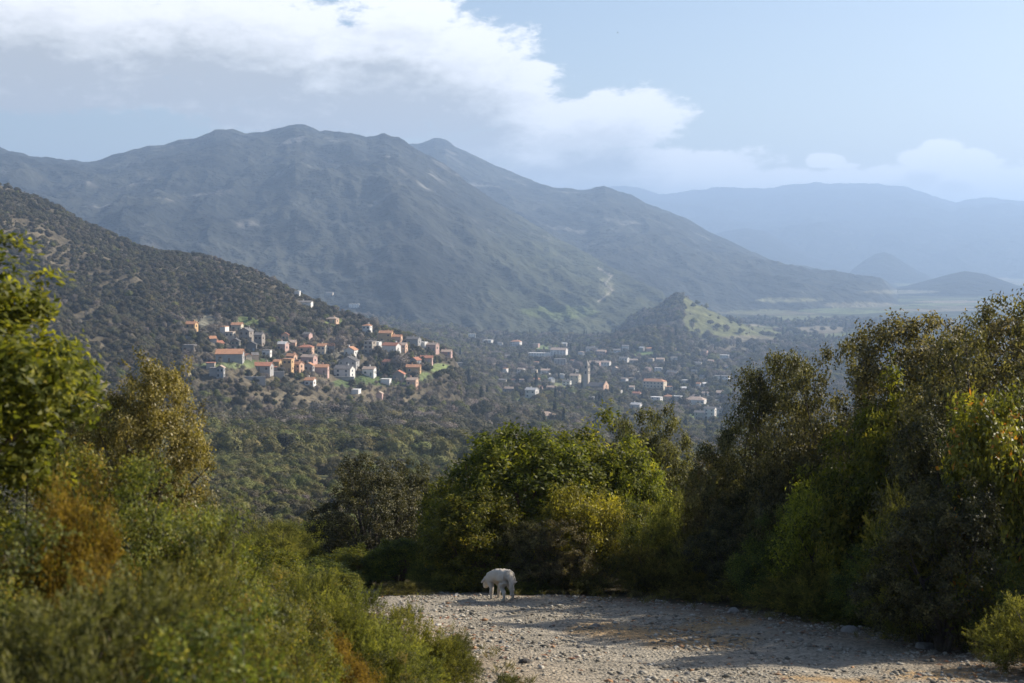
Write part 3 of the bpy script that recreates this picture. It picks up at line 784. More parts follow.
# kind, photo column of the middle, metres ahead, width in photo pixels, photo row of the top, name, category, label
SHRUBS = [
    # the big thicket on the right of the track
    ('oak_a', 768, 25.9, 118, 357, 'holm_oak', 'tree', 'round topped brown green holm oak at the left end of the right thicket'),
    ('oak_c', 712, 26.6, 64, 456, 'holm_oak', 'tree', 'small dark holm oak tucked against the left foot of the round topped oak'),
    ('oak_b', 846, 24, 140, 350, 'holm_oak', 'tree', 'grey green holm oak whose crown slopes up right behind the round topped oak'),
    ('oak_a', 925, 21.5, 190, 322, 'holm_oak', 'tree', 'broad tall grey green holm oak on the skyline of the right thicket'),
    ('oak_b', 1008, 19.5, 180, 307, 'holm_oak', 'tree', 'highest olive green holm oak of the right thicket, cut by the picture edge'),
    ('arb_b', 888, 20.5, 130, 392, 'strawberry_tree', 'tree', 'dark green strawberry tree in the middle of the right thicket'),
    ('oak_d', 812, 25, 100, 430, 'holm_oak', 'tree', 'dim holm oak under the sloping crown, right of the round topped oak'),
    ('oak_d', 962, 18.3, 140, 420, 'holm_oak', 'tree', 'dark holm oak directly behind the yellowing strawberry tree'),
    ('oak_b', 1120, 17, 150, 372, 'holm_oak', 'tree', 'unseen holm oak past the right picture edge, added to shade the thicket'),  # out of view, added for the shade it casts on the lower right
    ('oak_b', 965, 23.5, 150, 328, 'holm_oak', 'tree', 'dense holm oak filling the skyline between the two tallest oaks'),
    ('oak_a', 1030, 21.5, 160, 318, 'holm_oak', 'tree', 'dense holm oak behind the highest oak at the picture edge'),
    ('arb_y', 1006, 16.6, 130, 398, 'strawberry_tree', 'tree', 'yellowing strawberry tree with orange tipped leaves right in the thicket'),
    ('scrub', 990, 16.4, 120, 520, 'leafy_shrub', 'shrub', 'green leafy scrub below the yellowing strawberry tree'),
    ('scrub', 900, 19.4, 120, 525, 'leafy_shrub', 'shrub', 'dark leafy scrub in deep shade where the thicket meets the wide shadow on the track'),
    ('heath_b', 848, 20.5, 100, 545, 'heath_shrub', 'shrub', 'low shaded heath right of the sunlit feathery mound at the track edge'),
    ('scrub', 786, 22.8, 88, 508, 'leafy_shrub', 'shrub', 'sunlit leafy scrub mound bulging out of the right thicket over the track'),
    ('heath_a', 936, 16.9, 110, 500, 'heath_shrub', 'shrub', 'grey green feathery heath between the yellowing tree and the deep shade'),
    ('oak_d', 742, 24.6, 80, 500, 'bushy_oak', 'shrub', 'dark bushy oak scrub left of the sunlit feathery mound'),
    ('heath_b', 705, 25.6, 80, 530, 'heath_shrub', 'shrub', 'dull heath in the shady gap below the small dark holm oak'),
    ('heath_b', 1050, 14.2, 120, 600, 'heath_shrub', 'shrub', 'almost black heath in the lower right corner beside the track'),
    ('heath_b', 936, 17.6, 100, 590, 'heath_shrub', 'shrub', 'low black shaded heath beside the shadowed stones'),
    ('yellow', 836, 21.6, 110, 470, 'yellow_bush', 'shrub', 'dull yellowish bush right behind the sunlit feathery mound'),
    ('oak_d', 950, 16.3, 130, 480, 'bushy_oak', 'shrub', 'dark oak scrub left of the yellowing strawberry tree'),
    ('heath_b', 770, 23.4, 90, 566, 'heath_shrub', 'shrub', 'low dark heath closing the foot of the round topped oak'),
    ('heath_b', 725, 24.8, 80, 568, 'heath_shrub', 'shrub', 'low dark heath left of the round topped oak\'s foot'),
    ('heath_b', 820, 21.4, 110, 572, 'heath_shrub', 'shrub', 'low dark heath at the thicket\'s foot right of the sunlit mound'),
    ('heath_b', 868, 20.2, 100, 585, 'heath_shrub', 'shrub', 'low black heath at the inner corner of the wide shadow'),
    # the thicket behind the dog
    ('arb_a', 512, 29.4, 150, 430, 'strawberry_tree', 'tree', 'dome shaped bright green strawberry tree rising behind the dog'),
    ('arb_b', 594, 30.5, 140, 428, 'strawberry_tree', 'tree', 'glossy green strawberry tree behind the yellow green bush'),
    ('arb_b', 458, 29.5, 84, 474, 'strawberry_tree', 'tree', 'lower dark strawberry tree left of the dome shaped one'),
    ('oak_c', 658, 32, 96, 410, 'holm_oak', 'tree', 'olive green oak with ragged twiggy top between the strawberry trees and the thicket\'s gap'),
    ('arb_b', 630, 30, 74, 450, 'strawberry_tree', 'tree', 'small round strawberry tree in front of the ragged olive green oak'),
    ('arb_a', 482, 27.8, 100, 492, 'strawberry_tree', 'tree', 'dark green strawberry bush in the shade directly behind the dog\'s head'),
    ('oak_c', 538, 27.2, 80, 520, 'bushy_oak', 'shrub', 'brown shaded oak scrub right behind the dog\'s tail'),
    ('yellow', 580, 27.6, 90, 488, 'yellow_bush', 'shrub', 'bright yellow green bush glowing in the sun in the middle thicket'),
    ('heath_a', 548, 29.0, 60, 496, 'heath_shrub', 'shrub', 'greyish heath left of the bright yellow green bush'),
    ('scrub', 640, 27.6, 76, 502, 'leafy_shrub', 'shrub', 'olive leafy scrub right of the bright yellow green bush'),
    ('heath_a', 688, 27.2, 70, 494, 'heath_shrub', 'shrub', 'tall olive heath at the right end of the middle thicket'),
    ('scrub', 600, 26.9, 74, 538, 'leafy_shrub', 'shrub', 'low sunlit leafy scrub below the bright yellow green bush'),
    ('heath_b', 655, 26.6, 76, 548, 'heath_shrub', 'shrub', 'low heath at the track edge behind the pale marker stone'),
    ('oak_c', 564, 26.9, 70, 520, 'bushy_oak', 'shrub', 'dark oak scrub low between the dog and the pale marker stone'),
    # left of the dog
    ('oak_d', 372, 33.5, 96, 461, 'holm_oak', 'tree', 'dark round holm oak standing alone left of the dog\'s thicket'),
    ('oak_d', 416, 35, 48, 464, 'holm_oak', 'tree', 'narrow grey holm oak between the lone round oak and the strawberry trees'),
    ('arb_b', 352, 30, 70, 548, 'strawberry_tree', 'tree', 'low green strawberry bush under the lone round oak'),
    ('arb_a', 398, 29.5, 66, 540, 'strawberry_tree', 'tree', 'low leafy strawberry bush at the bend of the track left of the dog'),
    ('heath_b', 430, 28.6, 44, 556, 'heath_shrub', 'shrub', 'small pale heath just left of the shade where the dog walks'),
    ('arb_b', 306, 27, 90, 562, 'strawberry_tree', 'tree', 'strawberry bush on the slope edge beyond the left heather bank'),
    ('arb_b', 268, 22, 76, 545, 'strawberry_tree', 'tree', 'sunlit green strawberry bush behind the right shoulder of the left heather bank'),
    ('arb_a', 322, 20, 70, 572, 'strawberry_tree', 'tree', 'low dark strawberry bush between the left heather bank and the track bend'),
    ('heath_b', 462, 27.4, 70, 570, 'heath_shrub', 'shrub', 'dark low heath in the shade beyond the dog\'s head'),
    ('heath_b', 520, 26.8, 70, 572, 'heath_shrub', 'shrub', 'dark low heath in the shade right beyond the dog'),
    # the near left bank
    ('arb_near', -98, 7.6, 320, 240, 'strawberry_tree', 'tree', 'large glossy strawberry tree leaning in at the left picture edge, out of focus'),
    ('gold', 152, 12, 126, 362, 'holm_oak', 'tree', 'golden brown oak with small shiny leaves behind the left heather bank'),
    ('gold', 88, 12.6, 100, 405, 'holm_oak', 'tree', 'shaded brown oak between the glossy strawberry tree and the golden brown oak'),
    ('scrub', 60, 8.0, 260, 448, 'leafy_shrub', 'shrub', 'grey green leafy scrub under the glossy strawberry tree'),
    ('scrub', 118, 7.8, 210, 462, 'leafy_shrub', 'shrub', 'tall blurred leafy scrub under the golden brown oak, with yellow tips'),
    ('scrub', 196, 8.4, 140, 512, 'leafy_shrub', 'shrub', 'blurred green leafy scrub forming the right shoulder of the left bank'),
    ('rust', 66, 6.2, 130, 478, 'heath_shrub', 'shrub', 'rust orange heath at the left, upper one of two'),
    ('rust', 92, 5.6, 130, 560, 'heath_shrub', 'shrub', 'rust orange heath at the left, lower one of two'),
    ('scrub', -40, 5.8, 330, 500, 'leafy_shrub', 'shrub', 'blurred olive leafy scrub at the left picture edge'),
    ('juniper', 20, 4.8, 380, 590, 'juniper_shrub', 'shrub', 'blurred grey green juniper in the lower left corner'),
    ('heath_a', 165, 6.0, 240, 560, 'heath_shrub', 'shrub', 'dark blurred heath low in the middle of the left bank'),
    ('scrub', 248, 7.2, 170, 588, 'leafy_shrub', 'shrub', 'low bright green leafy scrub at the bottom, left of the young sunlit heath'),
    ('scrub', 190, 4.6, 330, 632, 'leafy_shrub', 'shrub', 'blurred leafy scrub at the bottom edge beside the corner juniper'),
    ('scrub', 262, 9.4, 110, 566, 'leafy_shrub', 'shrub', 'olive leafy scrub on the crest of the left bank, right of its shoulder'),
    ('heath_b', 305, 10.6, 110, 578, 'heath_shrub', 'shrub', 'bright low heath on the left bank\'s crest above the young sunlit heath'),
    ('scrub', 286, 12.5, 110, 566, 'leafy_shrub', 'shrub', 'dull leafy scrub just over the crest of the left bank'),
    ('heath_b', 348, 10.8, 150, 590, 'heath_shrub', 'shrub', 'young sunlit green heath beside the left edge of the track'),
    ('heath_b', 405, 12.2, 100, 606, 'heath_shrub', 'shrub', 'low spiky heath reaching out over the track gravel'),
    ('rust', 336, 9.0, 90, 636, 'heath_shrub', 'shrub', 'low orange tinged heath at the bottom below the young green heath'),
    ('scrub', 392, 10.0, 110, 648, 'leafy_shrub', 'shrub', 'small green leafy scrub at the bottom edge beside the orange tinged one'),
    ('juniper', 446, 12.8, 60, 634, 'juniper_shrub', 'shrub', 'little prostrate juniper alone on the gravel\'s left edge'),
    ('scrub', 300, 8.2, 120, 620, 'leafy_shrub', 'shrub', 'pale green leafy scrub between the left bank and the orange tinged heath'),
    ('juniper', 508, 11.6, 44, 674, 'juniper_shrub', 'shrub', 'tiny green juniper tuft cut by the bottom edge on the gravel'),
    ('heath_b', 400, 26.5, 60, 586, 'heath_shrub', 'shrub', 'low heath in front of the pale track bend left of the dog'),
]
for kind, u, y, wpx, vt, name, cat, lab in SHRUBS:
    x = (u - 512) / F * y
    z = ground(x, y)
    az, te = uv_ray(u, vt)
    top = te * math.hypot(x, y)
    hw, hh = PROTO[kind][2], PROTO[kind][3]
    plant(kind, x, y, z - .03, wpx * y / F / 2 / hw, max(top - z, .25) / hh, rgP.uniform(0, 6.28), name, cat, lab)


# ------------------------------------------------------------------ houses
def plaster(name, c, s=.5):
    m_, T = mat(name)
    p = T.n('ShaderNodeTexCoord').outputs['Object']
    n1 = T.noise(p, s, 5, .7)
    cc = T.mix(1.0, (*c, 1), T.ramp(n1, [(.3, (.78, .76, .74)), (.7, (1.08, 1.08, 1.08))]), 'MULTIPLY')
    finish(T, principled(T, cc, .9, .15))
    return m_


WALL = {k_: plaster('wall_' + k_, c, s) for k_, (c, s) in dict(white=((.74, .72, .68), .3), cream=((.62, .54, .42), .3), ochre=((.56, .38, .20), .3), peach=((.62, .42, .30), .3), pink=((.55, .38, .33), .3),
        grey=((.36, .35, .34), .5), stone=((.30, .27, .235), .9), dark=((.19, .17, .15), .9), beige=((.46, .41, .34), .4)).items()}


def tiles(name, c1, c2):
    m_, T = mat(name)
    p = T.n('ShaderNodeTexCoord').outputs['Object']
    wv = T.n('ShaderNodeTexWave'); T.put(wv.inputs[0], p); wv.inputs['Scale'].default_value = 1.6
    n1 = T.noise(p, .8, 5, .7)
    cc = T.mix(n1, c1, c2)
    finish(T, principled(T, cc, .85, .2, bumped(T, wv.outputs[1], .08)))
    return m_


ROOF = dict(orange=tiles('roof_orange', (.46, .20, .10), (.56, .33, .20)), red=tiles('roof_red', (.40, .15, .09), (.50, .25, .16)), pale=tiles('roof_pale', (.45, .33, .25), (.56, .44, .35)), grey=tiles('roof_grey', (.16, .15, .145), (.26, .24, .22)),
            dark=tiles('roof_dark', (.09, .085, .085), (.16, .15, .14)), white=tiles('roof_white', (.62, .6, .57), (.74, .72, .7)))
mg, Tg = mat('window_glass'); finish(Tg, principled(Tg, (.025, .028, .032), .15, .5)); M_glass = mg
SHUT = [plaster('shutter_' + n_, c) for n_, c in (('green', (.2, .25, .2)), ('brown', (.26, .18, .13)), ('blue', (.28, .33, .38)), ('grey', (.4, .39, .37)))]
M_trim = plaster('trim', (.6, .58, .54))


def boxes(bs):
    V, Fq = [], []
    for (x0, y0, z0, x1, y1, z1) in bs:
        b = len(V)
        V += [(x0, y0, z0), (x1, y0, z0), (x1, y1, z0), (x0, y1, z0), (x0, y0, z1), (x1, y0, z1), (x1, y1, z1), (x0, y1, z1)]
        Fq += [(b, b + 3, b + 2, b + 1), (b + 4, b + 5, b + 6, b + 7), (b, b + 1, b + 5, b + 4), (b + 1, b + 2, b + 6, b + 5), (b + 2, b + 3, b + 7, b + 6), (b + 3, b, b + 4, b + 7)]
    return V, Fq


def poly_mesh(name, V, Fq, mats, midx=None):
    me = bpy.data.meshes.new(name); me.from_pydata([tuple(map(float, v)) for v in V], [], [tuple(f) for f in Fq])
    for m_ in mats: me.materials.append(m_)
    if midx is not None: me.polygons.foreach_set('material_index', np.asarray(midx, np.int32))
    me.update()
    return me


HOUSES_AT = []      # (u0, u1, vtop, vbase, r, x, y, radius): keeps trees from growing through or hiding them


def house(u, vb, wpx, hpx, style, yaw, wall, roof, label, rng, cat='house', name='house', dz=0.0):
    hit = at(u, vb)
    if hit is None: return None
    x, y, z, r = hit
    dist = math.hypot(r, z)
    W = max(wpx * dist / F, 3.5); H = max(hpx * dist / F, 2.6)
    az = math.atan2(x, y)
    t = thing(name, label, cat, (x, y, z + dz), -az + radians(yaw + rng.uniform(-12, 9)))
    D = min(max(W * .62, 5.0), 10.0)
    if style == 't': D = W * .9
    x0, x1, y0, y1 = -W / 2, W / 2, 0.0, D
    f = 3.0
    wm, rm = WALL[wall], ROOF[roof]
    if style == 'g':                       # gabled, the ridge along the front
        rh = min(D * .26, H * .38); e = H - rh
        V = [(x0, y0, -f), (x1, y0, -f), (x1, y1, -f), (x0, y1, -f), (x0, y0, e), (x1, y0, e), (x1, y1, e), (x0, y1, e), (x0, (y0 + y1) / 2, H), (x1, (y0 + y1) / 2, H)]
        Fq = [(0, 1, 5, 4), (1, 2, 6, 9, 5), (2, 3, 7, 6), (3, 0, 4, 8, 7)]
        part('wall', poly_mesh('wall', V, Fq, [wm]), t)
        o_, th = .35, .22; s = rh / (D / 2)
        V = []; Fq = []
        for sgn, ya in ((1, y0 - o_), (-1, y1 + o_)):
            b = len(V); ym = (y0 + y1) / 2; za = e - o_ * s + .03
            V += [(x0 - o_, ya, za), (x1 + o_, ya, za), (x1 + o_, ym, H + .03), (x0 - o_, ym, H + .03), (x0 - o_, ya, za + th), (x1 + o_, ya, za + th), (x1 + o_, ym, H + .03 + th), (x0 - o_, ym, H + .03 + th)]
            q = [(b, b + 3, b + 2, b + 1), (b + 4, b + 5, b + 6, b + 7), (b, b + 1, b + 5, b + 4), (b + 1, b + 2, b + 6, b + 5), (b + 3, b, b + 4, b + 7)]
            Fq += [tuple(reversed(k_)) for k_ in q] if sgn < 0 else q
        ro = part('roof', poly_mesh('roof', V, Fq, [rm]), t)
    elif style == 't':                     # gable end towards the valley
        rh = min(W * .28, H * .35); e = H - rh; xm = 0.0
        V = [(x0, y0, -f), (x1, y0, -f), (x1, y1, -f), (x0, y1, -f), (x0, y0, e), (x1, y0, e), (x1, y1, e), (x0, y1, e), (xm, y0, H), (xm, y1, H)]
        Fq = [(0, 1, 5, 8, 4), (1, 2, 6, 5), (2, 3, 7, 9, 6), (3, 0, 4, 7)]
        part('wall', poly_mesh('wall', V, Fq, [wm]), t)
        o_, th = .35, .22; s = rh / (W / 2); V = []; Fq = []
        for sgn, xa in ((1, x0 - o_), (-1, x1 + o_)):
            b = len(V); za = e - o_ * s + .03
            V += [(xa, y0 - o_, za), (xa, y1 + o_, za), (xm, y1 + o_, H + .03), (xm, y0 - o_, H + .03), (xa, y0 - o_, za + th), (xa, y1 + o_, za + th), (xm, y1 + o_, H + .03 + th), (xm, y0 - o_, H + .03 + th)]
            q = [(b, b + 1, b + 2, b + 3), (b + 4, b + 7, b + 6, b + 5), (b, b + 4, b + 5, b + 1), (b + 1, b + 5, b + 6, b + 2), (b + 3, b + 7, b + 4, b)]
            Fq += [tuple(reversed(k_)) for k_ in q] if sgn < 0 else q
        ro = part('roof', poly_mesh('roof', V, Fq, [rm]), t)
    elif style == 'h':                     # hipped
        rh = min(D * .26, H * .34); e = H - rh; o_ = .4
        part('wall', poly_mesh('wall', *boxes([(x0, y0, -f, x1, y1, e)]), [wm]), t)
        i_ = min(D / 2, W * .4); ym = (y0 + y1) / 2
        V = [(x0 - o_, y0 - o_, e + .02), (x1 + o_, y0 - o_, e + .02), (x1 + o_, y1 + o_, e + .02), (x0 - o_, y1 + o_, e + .02), (x0 + i_, ym, H), (x1 - i_, ym, H)]
        Fq = [(0, 1, 5, 4), (1, 2, 5), (2, 3, 4, 5), (3, 0, 4), (3, 2, 1, 0)]
        ro = part('roof', poly_mesh('roof', V, Fq, [rm]), t)
    else:                                  # flat, with a parapet
        e = H
        part('wall', poly_mesh('wall', *boxes([(x0, y0, -f, x1, y1, e - .3)]), [wm]), t)
        ro = part('roof', poly_mesh('roof', *boxes([(x0 - .15, y0 - .15, e - .29, x1 + .15, y1 + .15, e)]), [rm]), t)
    if style in 'gth' and wpx >= 8 and cat == 'house':
        cx = rng.uniform(-.3, .3) * W; cy = D * .66
        part('chimney', poly_mesh('chimney', *boxes([(cx - .35, cy - .3, H - rh * .6, cx + .35, cy + .3, H + .9), (cx - .45, cy - .4, H + .9, cx + .45, cy + .4, H + 1.05)]), [wm]), ro)
    if wpx >= 7 and H > 3.4 and cat == 'house':
        nf = max(1, int(round(e / 3.0))); nw = max(2, int(W / 3.6))
        sm_ = SHUT[rng.randrange(4)]
        for k_ in range(nf):
            zc = (k_ + .5) * e / nf
            for j in range(nw):
                if k_ == 0 and j == nw // 2: continue
                if rng.random() < .15: continue
                xc = x0 + (j + .5) * W / nw
                wo_ = part('window', poly_mesh('window', *boxes([(xc - .8, y0 - .06, zc - .62, xc + .8, y0 - .01, zc + .62)]), [sm_]), t)
                part('pane', poly_mesh('pane', *boxes([(xc - .38, y0 - .075, zc - .58, xc + .38, y0 - .02, zc + .58)]), [M_glass]), wo_)
            # one window in the lit end wall
            yc = D * .45
            wo_ = part('window', poly_mesh('window', *boxes([(x1 + .01, yc - .75, zc - .62, x1 + .06, yc + .75, zc + .62)]), [sm_]), t)
            part('pane', poly_mesh('pane', *boxes([(x1 + .02, yc - .38, zc - .58, x1 + .075, yc + .38, zc + .58)]), [M_glass]), wo_)
        xc = x0 + (nw // 2 + .5) * W / nw
        part('door', poly_mesh('door', *boxes([(xc - .5, y0 - .06, 0, xc + .5, y0 - .01, 2.1)]), [sm_]), t)
    HOUSES_AT.append((u - wpx / 2 - 1, u + wpx / 2 + 1, vb - hpx, vb, r, x + sin(az) * D / 2, y + cos(az) * D / 2, max(W, D) * .62 + 1.5))
    return t


